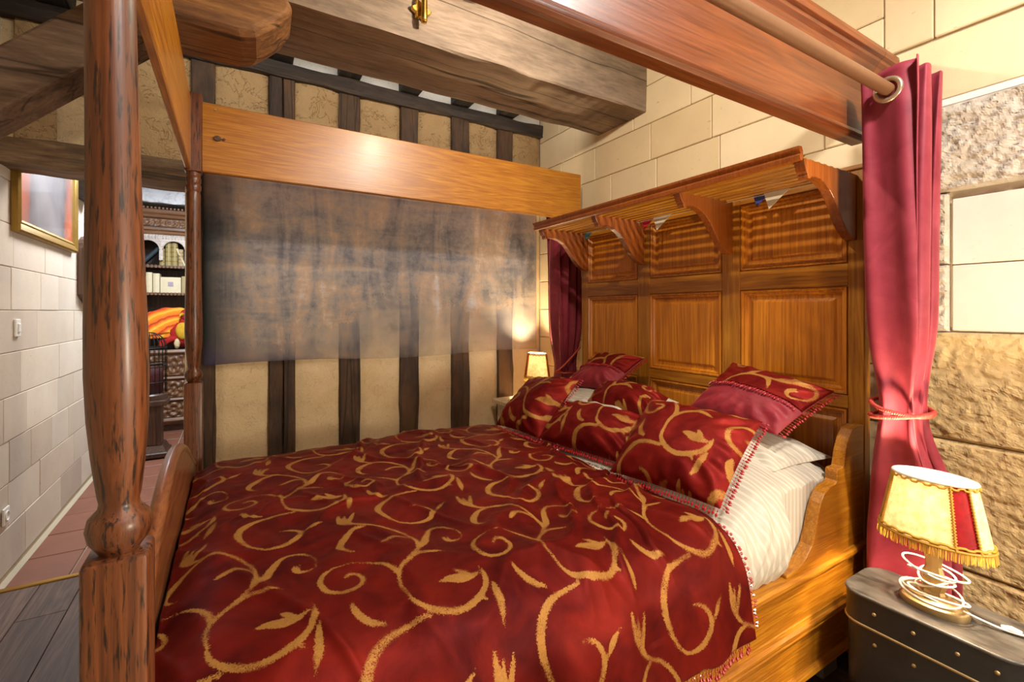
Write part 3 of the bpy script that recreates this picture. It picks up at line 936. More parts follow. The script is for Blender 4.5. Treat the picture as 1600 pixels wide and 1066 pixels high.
# footboard: wavy top, bevelled inner edge
ys = np.linspace(YN + .036, YFP - .036, 40)
tt = (ys - ys[0]) / (ys[-1] - ys[0])
top = .69 + .26 * np.sin(PI * tt) ** 1.3
poly = [(float(y), float(z)) for y, z in zip(ys, top)] + [(float(ys[-1]), .15), (float(ys[0]), .15)]
MB().prism(poly, -.172, -.142, 'x').build('footboard', W_FOOT, bed, bevel=.004)
mb = MB(); mb.tube([(-.157, float(y), float(z)) for y, z in zip(ys, top)], .019, 10); mb.build('footboard_crest', W_FOOT, bed, smooth=True)
FOOTB = simple('pale_grey_block', S(140, 130, 126), .7, 0, 14, .2, .3)
for yc in (.95, 2.56):
    MB().cbox(1.92, 2.03, yc - .045, yc + .045, 0, .14, .006).build('bed_block', FOOTB, bed)['label'] = 'pale grey block under the side rail'
for yc in (.90, 2.60):
    MB().cbox(HX - .01, HX + .055, yc - .035, yc + .035, 0, .06, .004).build('headboard_foot', W_HZ, bed)

# ------------------------------------------------------------------ bedding
mat_o = thing('mattress', 'white mattress under a satin striped sheet, bulging over the near side rail', 'mattress', (1.0, 1.7, .4))
# sheeted top and sides
nx, nu = 150, 150
xs = np.linspace(-.06, 2.13, nx)
LOW = spline([(.905, .487, 0), (.885, .53, 0), (.876, .58, 0), (.884, .63, 0), (.915, .675, 0), (.97, .70, 0), (1.1, .706, 0), (1.4, .71, 0), (2.0, .71, 0), (2.40, .70, 0), (2.47, .68, 0), (2.52, .62, 0), (2.54, .5, 0)], 12)[:, :2]
HIGH = spline([(.895, .487, 0), (.868, .54, 0), (.856, .61, 0), (.866, .68, 0), (.905, .745, 0), (.98, .795, 0), (1.1, .825, 0), (1.4, .835, 0), (2.0, .835, 0), (2.40, .81, 0), (2.48, .76, 0), (2.53, .66, 0), (2.545, .5, 0)], 12)[:, :2]
tq = np.linspace(0, 1, len(LOW)) ; tn = np.linspace(0, 1, nu)
lowp = np.stack([np.interp(tn, tq, LOW[:, k]) for k in (0, 1)], 1); highp = np.stack([np.interp(tn, tq, HIGH[:, k]) for k in (0, 1)], 1)
wb = sstep(1.34, 1.62, xs)[:, None]
Xg = np.tile(xs[:, None], (1, nu))
Yg = lowp[None, :, 0] * (1 - wb) + highp[None, :, 0] * wb
Zg = lowp[None, :, 1] * (1 - wb) + highp[None, :, 1] * wb
side = sstep(1.15, .90, Yg) * sstep(1.30, 1.38, Xg)
flow = Xg * 1.0 - (Zg - .6) * .75 + .25 * (Yg - .9)
fold = np.sin(flow * 62 + 2.2 * fbm(Xg * 5, Zg * 4, 1.0, 2)) * .55 + .45 * np.sin(flow * 121 + 2 + 3 * fbm(Xg * 4, Zg * 7, 5.0, 2)) + .6 * fbm(flow * 20, Zg * 4, 2.0, 3)
lowz = sstep(.86, .60, Zg)
Yg = Yg - side * .0085 * fold * (.35 + .65 * lowz)
Zg = Zg + side * .004 * fold + .010 * fbm(Xg * 5, Yg * 5, 3.0, 3) * sstep(.6, .7, Zg) - .05 * sstep(1.95, 2.13, Xg) * sstep(.6, .7, Zg)
wz = sstep(1.60, 1.70, Xg)
Yg = np.maximum(Yg, .921 * wz + Yg * (1 - wz))
o = grid_obj('sheet', Xg, Yg, Zg, LINEN, mat_o)
MB().cbox(-.075, 2.135, .93, 2.52, .42, .68, .03, 3).build('mattress_core', LINEN, mat_o, smooth='auto')

# bedspread
spread_pts_u = []
far_part = [(2.60, .56), (2.585, .62), (2.56, .67), (2.52, .705)]
nu = 300
arc = np.linspace(0, 1, nu)
P = [(2.585, .52), (2.575, .60), (2.55, .66), (2.50, .71), (2.40, .735), (2.2, .745), (1.9, .748), (1.6, .75), (1.3, .748), (1.1, .742), (1.0, .732), (.935, .71), (.89, .672), (.860, .62), (.842, .55), (.833, .48), (.828, .425)]
sp = spline([(a, b, 0) for a, b in P], 24)[:, :2]
seg = np.concatenate([[0], np.cumsum(np.hypot(*np.diff(sp, axis=0).T))])
ss = np.linspace(0, seg[-1], nu)
py = np.interp(ss, seg, sp[:, 0]); pz = np.interp(ss, seg, sp[:, 1])
i0 = int(np.argmin(np.abs(py - 1.6))); patv = 1.6 + (ss[i0] - ss)           # flat length across the cloth
nx = 300
xs = np.linspace(-.132, 1.335, nx)
Xg = np.tile(xs[:, None], (1, nu)); Yg = np.tile(py, (nx, 1)); Zg = np.tile(pz, (nx, 1)); Pv = np.tile(patv, (nx, 1))
drop = sstep(.74, .45, Zg) * (Yg < 1.4)
topm = sstep(.62, .73, Zg)
# quilted billow and creases
bil = fbm(Xg * 2.6 + 5, Yg * 2.6, .5, 3)
cre = 1 - np.abs(fbm(Xg * 3.2 + Yg * 1.7, Yg * 1.2 - Xg * .5, 4.2, 3)) * 5
cre = np.clip(cre, 0, 1) ** 3
ddir = (Xg * .55 + Yg * .85); perp = (Xg * .85 - Yg * .55)
rid = np.clip(1 - np.abs(fbm(perp * 5.0 + 1.5 * bil, ddir * 1.3, 14.2, 2)) * 4.5, 0, 1) ** 2
Zg = Zg + topm * (.022 * bil + .008 * cre + .014 * rid * sstep(.1, .7, Xg) + .006 * rid + .006 * fbm(Xg * 11, Yg * 11, 2.2, 3))
folds = np.sin(Xg * 17 + 1.5 * fbm(Xg * 3, Zg * 2, 6.0, 2) + 1.1) + .5 * np.sin(Xg * 37 + 2)
Yg = Yg - drop * (.014 * folds * (1 - .85 * sstep(1.0, 1.3, Xg)) + .008) + .004 * fbm(Xg * 9, Zg * 9 + Yg * 9, 8.0, 3)
Yg = np.where((Zg < .54) & (Yg < 1.4), np.minimum(Yg, .842), Yg)
pull = np.sin((Xg * .8 - Yg) * 14 + 2 * bil) * sstep(1.35, .95, Yg) * sstep(.5, 1.2, Xg)
Zg = Zg + .012 * pull * topm
# foot end tucks down beside the footboard, head end settles on the sheet
Zg = Zg - .035 * sstep(-.02, -.132, Xg) ** 1.5
Zg = Zg - .022 * sstep(1.24, 1.335, Xg) * topm
Xe = Xg + .012 * fbm(Yg * 6, Zg * 6, 9.0, 2) * sstep(1.1, 1.33, Xg)
spread = grid_obj('bedspread', Xe, Yg, Zg, VELVET, None, True, .008, base=(.62, 1.7, .4))
set_attr(spread, 'vine', vine_sdf(Xg, Pv))
tag(spread, 'dark red velvet bedspread with gold vine scrolls covering the bed', 'bedspread')


def fringe(path, hang, parent, spacing=.0125, ln=.022, name='bead_fringe', bead=.0052, seed=1):
    """beads on short threads along a path; hang is the direction the threads take"""
    r = random.Random(seed)
    P = np.array(path, float); sg = np.concatenate([[0], np.cumsum(np.linalg.norm(np.diff(P, axis=0), axis=1))])
    n = max(2, int(sg[-1] / spacing))
    mb = MB(); mt = MB()
    for i in range(n):
        s = (i + .5) / n * sg[-1]
        p = Vector([float(np.interp(s, sg, P[:, k])) for k in range(3)])
        h = Vector(hang if not callable(hang) else hang(s / sg[-1]))
        h = (h + Vector((r.uniform(-.15, .15), r.uniform(-.15, .15), r.uniform(-.15, .15)))).normalized()
        L = ln * r.uniform(.85, 1.1)
        e = p + h * L
        mt.tube([p, e], .0009, 3, caps=False)
        for q, br, le in ((p + h * L * .45, bead * .55, bead * .7), (e, bead, bead * 1.7)):
            a = h.orthogonal().normalized(); b = h.cross(a)
            vs = [q - h * le] + [q + (a * math.cos(t) + b * math.sin(t)) * br for t in (0, PI / 2.5, PI / 1.25, 1.2 * PI, 1.6 * PI)] + [q + h * le]
            mb.add(vs, [(0, 1 + k, 1 + (k + 1) % 5) for k in range(5)] + [(6, 1 + (k + 1) % 5, 1 + k) for k in range(5)])
    k = len(mb.v)
    mb.add(mt.v, mt.f)
    o = mb.build(name, BEAD, parent, recalc=False)
    o['kind'] = 'stuff'
    return o


hem = [(float(Xe[i, -1]), float(Yg[i, -1]), float(Zg[i, -1])) for i in range(0, nx, 4)]
fringe(hem, (0, -.1, -1), spread, .0105, .030, seed=3)
hd = [(float(Xe[-1, j]), float(Yg[-1, j]), float(Zg[-1, j])) for j in range(30, nu, 5)]
fringe(hd, (1, -.1, -.35), spread, .0125, .026, seed=4)


def pillow(name, label, corners, thick, mat, patt=None, pscale=1.0, rot=0.0, off=(0, 0), N=72, group=None, fringe_edges=(), up=None, seed=1, puff=2.7, wr=.007, flap=None, fl_mat=None, cat='cushion'):
    BL, BR, TR, TL = [np.array(c, float) for c in corners]
    cen = (BL + BR + TR + TL) / 4
    u = np.linspace(-1, 1, N); 
    U, V = np.meshgrid(u, u, indexing='ij')
    # pincushion
    k = .045
    Uu = U * (1 - k * (1 - V ** 2) ** 1.0); Vv = V * (1 - k * (1 - U ** 2))
    a, b = (Uu + 1) / 2, (Vv + 1) / 2
    P = (1 - a)[..., None] * (1 - b)[..., None] * BL + a[..., None] * (1 - b)[..., None] * BR + a[..., None] * b[..., None] * TR + (1 - a)[..., None] * b[..., None] * TL
    nrm = np.cross(((BR - BL) + (TR - TL)), ((TL - BL) + (TR - BR))); nrm = nrm / np.linalg.norm(nrm)
    if np.dot(nrm, np.array([0, 0, 1.4]) - np.array([.6, 1.2, 0])) < 0 and nrm[2] < 0:
        nrm = -nrm
    h = thick * ((1 - np.abs(U) ** puff) * (1 - np.abs(V) ** puff)) ** .62
    ed = (1 - np.maximum(np.abs(U), np.abs(V)))
    n1 = fbm(U * 1.8 + seed * 3, V * 1.8 + seed, seed, 3)
    # creases gathering from the corners
    n2 = np.sin(np.arctan2(V, U) * 16 + 3 * n1) * np.exp(-((np.hypot(U, V) - 1.05) / .3) ** 2)
    hf = h * (1 + .15 * n1) + wr * n2 * sstep(0, .15, ed) + wr * .6 * fbm(U * 5 + seed, V * 5, seed + 2.0, 3) * sstep(0, .2, ed)
    F = P + hf[..., None] * nrm
    B = P - (h * .55)[..., None] * nrm
    root = thing(name, label, cat, tuple(cen - nrm * thick * .5), group)
    n = N * N
    mb = MB()
    mb.v = F.reshape(-1, 3).tolist() + B.reshape(-1, 3).tolist()
    mb.f = grid_faces(N, N) + [tuple(reversed(f)) for f in grid_faces(N, N, n)]
    cover = mb.build('cushion_cover' if cat == 'cushion' else 'pillow_case', mat, root, smooth=True, recalc=False)
    # weld the seam
    bm = bmesh.new(); bm.from_mesh(cover.data)
    W_ = (np.linalg.norm(BR - BL) + np.linalg.norm(TR - TL)) / 4; H_ = (np.linalg.norm(TL - BL) + np.linalg.norm(TR - BR)) / 4
    c, s = math.cos(rot), math.sin(rot)
    px = (U * W_ * c - V * H_ * s) / pscale + VREF[0] + off[0]; pyy = (U * W_ * s + V * H_ * c) / pscale + VREF[1] + off[1]
    sd = vine_sdf(px, pyy).reshape(-1) * pscale
    bm.free()
    if patt:
        set_attr(cover, 'vine', np.concatenate([sd, sd]) - .0022)
    if flap is not None:
        j0 = int((flap + 1) / 2 * (N - 1))
        Ff = (F + nrm * .006)[:, j0:, :]
        m = N - j0
        mb = MB(); mb.v = Ff.reshape(-1, 3).tolist(); mb.f = grid_faces(N, m)
        fo = mb.build('velvet_flap', fl_mat, root, smooth=True, recalc=False)
        md = fo.modifiers.new('thick', 'SOLIDIFY'); md.thickness = .004; md.offset = -1
        fo['label'] = 'gold vine velvet upper flap'
        set_attr(fo, 'vine', sd.reshape(N, N)[:, j0:].ravel() - .0022)
        fringe([tuple(p) for p in Ff[::3, 0, :]], tuple((BL - TL) / np.linalg.norm(BL - TL) + nrm * .3), root, .0125, .018, seed=seed + 20)
    E_ = {'b': [tuple(P[i, 0]) for i in range(N)], 't': [tuple(P[i, -1]) for i in range(N)], 'l': [tuple(P[0, j]) for j in range(N)], 'r': [tuple(P[-1, j]) for j in range(N)]}
    D_ = {'b': (BL - TL), 't': (TL - BL), 'l': (BL - BR), 'r': (BR - BL)}
    for e in fringe_edges:
        d = D_[e] / np.linalg.norm(D_[e])
        fringe(E_[e], tuple(d + np.array([0, 0, -.35])), root, .0125, .022, seed=seed + ord(e))
    return root


G_CUSH = 'red velvet cushions on the bed'
# white pillows lying under the cushions
pillow('white_pillow', 'white satin striped pillow half hidden under the cushions beside the scrolled near wing', [(1.70, 1.62, .83), (1.74, .99, .80), (2.12, .955, .80), (2.12, 1.64, .86)], .06, LINEN, cat='pillow', group='white pillows', seed=3, puff=3.0, wr=.008, N=80)
pillow('white_pillow', 'white pillow almost hidden under the cushions at the far side of the bed', [(1.66, 2.40, .85), (1.66, 1.74, .85), (2.11, 1.72, .90), (2.11, 2.42, .90)], .06, LINEN, cat='pillow', group='white pillows', seed=5, puff=4, N=50)
pillow('sham_cushion', 'large plum satin cushion with velvet flap on the headboard next to the near wing', [(1.83, 1.44, .955), (1.83, 1.03, .915), (2.085, .94, 1.075), (2.085, 1.385, 1.15)], .07, SATIN, flap=-.02, fl_mat=VELVET_P, off=(.15, -.35), rot=.7, group=G_CUSH, fringe_edges='r', seed=6)
pillow('sham_cushion', 'plum satin cushion with velvet flap leaning on the headboard nearest the far lamp', [(1.80, 2.36, .93), (1.86, 2.01, .95), (2.09, 1.95, 1.125), (2.09, 2.33, 1.12)], .07, SATIN, flap=-.02, fl_mat=VELVET_P, off=(.05, -.1), rot=.4, group=G_CUSH, fringe_edges='r', seed=7)
pillow('bolster_cushion', 'small oblong red vine cushion lying behind the front oblong one', [(1.70, 2.03, .885), (1.76, 1.56, .885), (1.93, 1.64, .955), (1.93, 2.12, .965)], .09, VELVET_P, True, off=(.12, -.30), rot=.3, group=G_CUSH, fringe_edges='b', seed=8)
pillow('square_cushion', 'square red vine cushion at the far edge of the bed before the far lamp', [(1.29, 2.325, .755), (1.335, 1.962, .755), (1.60, 1.95, 1.04), (1.60, 2.38, .99)], .095, VELVET_P, True, off=(.05, -.33), rot=-.5, group=G_CUSH, fringe_edges='br', seed=9)
pillow('bolster_cushion', 'oblong red vine cushion propped between the two square front cushions', [(1.335, 1.965, .755), (1.40, 1.40, .765), (1.64, 1.46, .905), (1.60, 2.07, .90)], .10, VELVET_P, True, off=(-.02, -.42), rot=-.2, group=G_CUSH, fringe_edges='b', seed=10)
pillow('square_cushion', 'biggest square red vine cushion in front, resting against the white pillow', [(1.285, 1.385, .765), (1.355, .945, .76), (1.66, .985, .998), (1.60, 1.46, 1.015)], .085, VELVET_P, True, off=(.10, -.42), rot=.05, group=G_CUSH, fringe_edges='br', seed=12)

# ------------------------------------------------------------------ curtains
def curtain(name, label, xc0, xc1, yc, amp0, z0, z1, tie_z, flip, folds=2.5, tie_amp=.58, bot_amp=1.25):
    root = thing(name, label, 'curtain', ((xc0 + xc1) / 2, yc, z0))
    nz, nsn = 110, 150
    zz = np.linspace(z1, z0, nz); s_ = np.linspace(0, 1, nsn)
    Zc, Sc = np.meshgrid(zz, s_, indexing='ij')
    pinch = np.exp(-((Zc - tie_z) / .20) ** 2)
    amp = amp0 * (1 + .06 * np.sin(Zc * 3)) * (1 - (1 - tie_amp) * pinch)
    amp = np.where(Zc < tie_z, amp * (1 + (bot_amp - 1) * sstep(tie_z, tie_z - .5, Zc)), amp)
    ph = Sc * folds * 2 * PI
    wv = np.cos(ph)
    wv = np.sign(wv) * np.abs(wv) ** .8
    Yc = yc - flip * amp * wv + .010 * fbm(Sc * 8, Zc * 1.1, 3.3, 3) + pinch * .006 * np.sin(Sc * 70 + Zc * 6)
    mid = (xc0 + xc1) / 2
    Xc = mid + (xc0 + (xc1 - xc0) * Sc - mid) * (1 - .35 * pinch) + .014 * fbm(Sc * 9 + 4, Zc * 1.6, 7.0, 3) + .008 * np.sin(ph * 2) + .09 * sstep(1.0, .65, Zc) * (flip > 0) + .011 * np.sin(Sc * 62 + 2 * np.sin(Zc * 1.5)) + .006 * np.sin(Sc * 27 + Zc) * (1 - sstep(z1 - .12, z1 - .02, Zc))
    o = grid_obj('curtain_cloth', Xc, Yc, Zc, CURT, root, True, .004)
    return root, o, (Xc, Yc, Zc)


c1, cl1, (CX, CY, CZ) = curtain('bed_curtain', 'crimson velvet curtain tied back beside the near side of the headboard', 1.93, 2.20, .708, .083, .02, 2.245, 1.05, 1)
# heading seam and grommet on the first fold
mb = MB()
gc = Vector((1.945, .708, 2.165))
for k in range(1):
    ring = [(gc.x - .008, gc.y + .036 * math.cos(a), gc.z + .036 * math.sin(a)) for a in np.linspace(0, 2 * PI, 28, endpoint=False)]
    mb.tube(ring, .009, 8, closed=True)
g = mb.build('grommet', GROM, c1, smooth=True); g['label'] = 'pale metal grommet ring'


def rope_loop(cx, cy, z, rx, ry, r, mat, parent, tilt=0.0, name='tieback', turns=46):
    mb = MB()
    for st in range(2):
        pts = []
        for i in range(260):
            a = 2 * PI * i / 260
            ph = turns * a / 1.0 + st * PI
            rr = r * .55
            ox = math.cos(ph) * rr; oz = math.sin(ph) * rr
            pts.append((cx + (rx + ox) * math.cos(a), cy + (ry + ox) * math.sin(a), z + oz + tilt * math.sin(a)))
        mb.tube(pts, r * .62, 5, closed=True)
    return mb.build(name, mat, parent, smooth=True)


rope_loop(2.06, .712, 1.035, .125, .083, .0075, ROPE, c1, -.012)['label'] = 'twisted red rope tieback'
rope_loop(2.06, .712, 1.058, .125, .080, .0075, ROPE, c1, .018)['label'] = 'twisted red rope tieback'
mb = MB(); mb.tube([(-.1, .708, 2.165), (2.30, .708, 2.165)], .0205, 16)
rod = mb.build('curtain_rod', BRONZE, None, smooth='auto', base=(1.1, .708, 2.165))
tag(rod, 'bronze brown curtain rod running along the near canopy cornice', 'curtain rod')

c2, cl2, _ = curtain('bed_curtain', 'dusky crimson curtain behind the far lamp, tied with an orange cord', 2.05, 2.275, 2.83, .075, .02, 2.2, .98, -1, 3.5, .62, 1.1)
mb = MB()
mb.tube([(2.26, 2.755, 1.13), (2.20, 2.752, 1.08), (2.11, 2.76, 1.0), (2.07, 2.775, .965), (2.06, 2.80, .955), (2.10, 2.75, .945), (2.2, 2.75, .94)], .007, 6)
mb.build('tieback', ORANGECORD, c2, smooth=True)['label'] = 'orange cord tieback'
mb = MB(); mb.tube([(2.26, 2.76, 2.14), (1.95, 2.80, 2.165), (1.9, 2.8, 2.165)], .001, 4)
mb = MB(); mb.tube([(1.95, 2.83, 2.165), (2.31, 2.83, 2.165)], .018, 12)
r2 = mb.build('curtain_rod', BRONZE, None, smooth='auto', base=(2.1, 2.83, 2.165))
tag(r2, 'short bronze rod above the far curtain, mostly behind the oak rail', 'curtain rod')

# ------------------------------------------------------------------ lamps
def ell(cx, cy, a, b, z, th):
    return (cx + a * math.cos(th), cy + b * math.sin(th), z)


def make_lamp(cx, cy, z0, label, stem=.2, shade_h=.21, s=1.0, power=1.0, cuts=None):
    root = thing('table_lamp', label, 'lamp', (cx, cy, z0), 'parchment shaded bedside lamps')
    mb = MB()
    mb.lathe([(z0, .084), (z0 + .012, .086), (z0 + .020, .083), (z0 + .024, .072), (z0 + .030, .070), (z0 + .036, .058), (z0 + .046, .040)], (cx, cy), 36, .68, 1.0)
    mb.build('lamp_base', OLDBRASS, root, smooth='auto')
    zb = z0 + stem
    mb = MB()
    mb.lathe([(z0 + .044, .030), (z0 + .055, .026), (z0 + .075, .034), (z0 + .10, .030), (z0 + .13, .020), (z0 + .15, .022), (z0 + .17, .026), (zb + .02, .014), (zb + .05, .012)], (cx, cy), 8, .7, 1.0)
    mb.build('lamp_stem', OLDBRASS, root, smooth=False)
    # bulb holder and bulb
    mb = MB(); mb.lathe([(zb + .05, .014), (zb + .085, .014)], (cx, cy), 12); mb.build('bulb_holder', BRASS, root, smooth='auto')
    mb = MB(); mb.lathe([(zb + .085 + .055 * (1 - math.cos(t)) / 2, .004 + .022 * math.sin(t)) for t in np.linspace(0.05, PI - .05, 10)], (cx, cy), 14); mb  .build('bulb', BULB if power < 2 else BULB_FAR, root, smooth=True)
    z1 = zb + shade_h
    A0, B0, A1, B1 = .088 * s, .136 * s, .064 * s, .100 * s
    def sector(t0, t1, mat, name):
        n = max(3, int((t1 - t0) / .09))
        vs = []; fs = []
        for i in range(n + 1):
            th = t0 + (t1 - t0) * i / n
            for (a, b, z) in ((A0, B0, zb), (A1, B1, z1), (A1 - .003, B1 - .003, z1), (A0 - .003, B0 - .003, zb)):
                vs.append(ell(cx, cy, a, b, z, th))
        for i in range(n):
            for k in range(4):
                l = (k + 1) % 4
                fs.append((i * 4 + k, i * 4 + l, (i + 1) * 4 + l, (i + 1) * 4 + k))
        fs += [(3, 2, 1, 0), (n * 4, n * 4 + 1, n * 4 + 2, n * 4 + 3)]
        return MB().add(vs, fs).build(name, mat, root, smooth='auto')
    R = math.radians
    cuts = cuts or [(R(120), R(212), PARCH), (R(212), R(240), REDSHADE), (R(240), R(300), PARCH), (R(300), R(328), REDSHADE), (R(328), R(392), PARCH), (R(392), R(420), REDSHADE), (R(420), R(450), PARCH), (R(450), R(480), REDSHADE)]
    for a, b, m in cuts:
        sector(a, b, m, 'shade_panel')['label'] = 'cream parchment shade panel' if m is PARCH else 'dark red cloth shade panel'
    # gold braid along seams and rims
    mb = MB()
    for a, b, m in cuts:
        base = []
        for i in range(44):
            f = i / 43
            wob = .05 * (1 if i % 2 else -1) * .35
            base.append(ell(cx, cy, A0 + (A1 - A0) * f + .003, B0 + (B1 - B0) * f + .003, zb + (z1 - zb) * f, a + wob))
        mb.tube(base, .0042 * s, 4)
    for zf, k in ((0.045, 1), (0.0, 0)):
        ring = []
        for i in range(120):
            th = 2 * PI * i / 120
            f = zf + (.018 if (i % 6) < 3 else 0) * k
            ring.append(ell(cx, cy, A0 + (A1 - A0) * f + .003, B0 + (B1 - B0) * f + .003, zb + (z1 - zb) * f, th))
        mb.tube(ring, .0042 * s, 4, closed=True)
    ring = []
    for i in range(120):
        th = 2 * PI * i / 120
        f = .965 - (.03 if (i % 6) < 3 else 0)
        ring.append(ell(cx, cy, A0 + (A1 - A0) * f + .003, B0 + (B1 - B0) * f + .003, zb + (z1 - zb) * f, th))
    mb.tube(ring, .0036 * s, 4, closed=True)
    mb.build('gold_braid', GOLDFR, root, smooth=True)
    mb = MB(); mb.tube([ell(cx, cy, A1 + .002, B1 + .002, z1, 2 * PI * i / 60) for i in range(60)], .0045, 6, closed=True)
    mb.build('shade_rim', CREAMCORD, root, smooth=True)
    # fringe of gold threads
    mb = MB(); rr = random.Random(4)
    for i in range(230):
        th = 2 * PI * i / 230 + rr.uniform(-.008, .008)
        p = Vector(ell(cx, cy, A0 + .003, B0 + .003, zb + .004, th))
        q = Vector(ell(cx, cy, A0 + .004 + rr.uniform(-.003, .004), B0 + .004 + rr.uniform(-.003, .004), zb - .030 * rr.uniform(.85, 1.1), th + rr.uniform(-.012, .012)))
        mb.tube([p, q], .0016, 4, caps=False)
    f = mb.build('shade_fringe', GOLDFR, root); f['kind'] = 'stuff'; f['label'] = 'gold thread fringe'
    return root


l1 = make_lamp(1.875, .567, .478, 'lit lamp with cream and red shade standing on the black trunk', .226, .182)
# white cord wound about the stem
pts = []
rr = random.Random(2)
for i in range(150):
    t = i / 149
    a = t * 2 * PI * 6.6
    r = .052 + .020 * math.sin(a * .37 + 1)
    z = .478 + .038 + .085 * abs(math.sin(t * 3.3)) ** 2 + .010 * math.sin(a * 1.3)
    pts.append((1.875 + r * .85 * math.cos(a), .567 + r * 1.15 * math.sin(a), z))
e = Vector(pts[-1])
pts += [tuple(e.lerp(Vector((1.89, .47, .500)), .5)), (1.89, .46, .492), (1.90, .42, .486), (1.915, .38, .486), (1.95, .375, .484), (2.02, .36, .47), (2.04, .35, .40)]
pts = spline([tuple(p) for p in pts], 4).tolist()
mb = MB(); mb.tube(pts, .0032, 6); mb.build('lamp_cord', CREAMCORD, l1, smooth=True)['label'] = 'white cord wound round the stem'
mb = MB(); mb.tube([(1.905, .425, .489), (1.91, .405, .491), (1.915, .385, .489)], [.006, .009, .006], 8); mb.build('cord_switch', WHITEPLASTIC, l1, smooth=True)
l2 = make_lamp(2.10, 3.10, .70, 'lit lamp in the far corner by the timbered wall, half hidden by cushions', .175, .19, .95, 3, [(math.radians(a), math.radians(b), m) for a, b, m in ((168, 285, PARCH), (285, 310, REDSHADE), (310, 420, PARCH), (420, 440, REDSHADE), (440, 505, PARCH), (505, 528, REDSHADE))])

# ------------------------------------------------------------------ trunk
TBLACK = None
t = NT('black_trunk_leather')
v = t.coord()
n = t.noise(v, 45, 5, .7); n2 = t.noise(v, 6, 4, .6)
c = t.mix(t.ramp(n2, [(.4, (0, 0, 0, 1)), (.75, (1, 1, 1, 1))]), S(17, 17, 19), S(33, 32, 34))
t.set(base=c, rough=.42, spec=.5); t.bump(n, .25, .004); TBLACK = t.m
t = NT('worn_trunk_top')
v = t.coord((1, .25, 1)); n = t.noise(v, 22, 6, .7); n2 = t.noise(t.coord(), 5, 4, .6)
c = t.mix(t.ramp(n, [(.38, (0, 0, 0, 1)), (.66, (1, 1, 1, 1))]), S(38, 35, 33), S(84, 80, 76))
c = t.mix(t.ramp(n2, [(.5, (0, 0, 0, 1)), (.7, (.6, .6, .6, 1))]), c, S(30, 28, 26))
t.set(base=c, rough=.4); t.bump(n, .15, .003); TTOP = t.m


def rrect(x0, x1, y0, y1, r, n=6):
    P = []
    for (cx, cy, a0) in ((x1 - r, y1 - r, 0), (x0 + r, y1 - r, PI / 2), (x0 + r, y0 + r, PI), (x1 - r, y0 + r, 1.5 * PI)):
        for i in range(n + 1):
            a = a0 + PI / 2 * i / n
            P.append((cx + r * math.cos(a), cy + r * math.sin(a)))
    return P


tr = thing('trunk', 'small black leather trunk with rounded corners standing beside the bed under the lamp', 'trunk', (1.88, .555, 0))
TX0, TX1, TY0, TY1 = 1.765, 2.0, .345, .775
MB().prism(rrect(TX0, TX1, TY0, TY1, .06), 0.0, .375, 'z').build('trunk_body', TBLACK, tr, smooth='auto')
MB().prism(rrect(TX0 - .005, TX1 + .005, TY0 - .005, TY1 + .005, .062), .38, .468, 'z').build('lid_side', TBLACK, tr, smooth='auto')
MB().prism(rrect(TX0 - .008, TX1 + .008, TY0 - .008, TY1 + .008, .064, 10), .467, .478, 'z').build('lid_top', TTOP, tr, smooth='auto', bevel=.004)['label'] = 'scuffed grey lid top'
mb = MB(); mb.tube([(a, b, .379) for a, b in rrect(TX0 - .005, TX1 + .005, TY0 - .005, TY1 + .005, .062, 8)], .0045, 6, closed=True); mb.build('lid_band', OLDBRASS, tr, smooth=True)
for (yy, zz) in [(.68, .43), (.58, .43), (.48, .43), (.40, .43), (.68, .33), (.58, .33), (.48, .33), (.40, .33)]:
    xf = TX0 - (.005 if zz > .38 else 0)
    mb = MB()
    vs = []
    for d, r in ((.001, .0062), (-.002, .0055), (-.004, .002)):
        for k in range(10):
            a = 2 * PI * k / 10
            vs.append((xf + d, yy + r * math.cos(a), zz + r * math.sin(a)))
    fs = [(i * 10 + k, i * 10 + (k + 1) % 10, (i + 1) * 10 + (k + 1) % 10, (i + 1) * 10 + k) for i in range(2) for k in range(10)] + [tuple(20 + k for k in range(10))]
    mb.add(vs, fs); mb.build('rivet', OLDBRASS, tr, smooth=True)

# far bedside table
ns = thing('bedside_table', 'pale wooden bedside table in the far corner beside the timbered wall', 'table', (2.05, 3.12, 0))
MB().cbox(1.80, 2.29, 2.93, 3.31, .665, .70, .006, 2).build('table_top', W_PALE, ns)
MB().cbox(1.84, 2.27, 2.96, 3.29, .52, .664, .004).build('apron', W_PALE, ns)
for a in (1.86, 2.25):
    for b in (2.98, 3.27):
        MB().cbox(a - .02, a + .02, b - .02, b + .02, 0, .52, .004).build('leg', W_PALE, ns)
gl = MB()
sp_ = thing('eyeglasses', 'thin wire eyeglasses lying on the pale far bedside table', 'eyeglasses', (1.90, 3.0, .70))
for dx in (0, .06):
    mb = MB(); mb.tube([(1.87 + dx + .024 * math.cos(a), 3.0, .722 + .020 * math.sin(a)) for a in np.linspace(0, 2 * PI, 16, endpoint=False)], .0018, 5, closed=True); mb.build('rim', BLACKIRON, sp_, smooth=True)
mb = MB(); mb.tube([(1.894, 3.0, .722), (1.90, 2.999, .726), (1.906, 3.0, .722)], .0018, 5)
for xx in (1.846, 1.954):
    mb.tube([(xx, 3.0, .725), (xx, 3.10, .722), (xx, 3.13, .704)], .0018, 5)
mb.build('temple_wire', BLACKIRON, sp_, smooth=True)

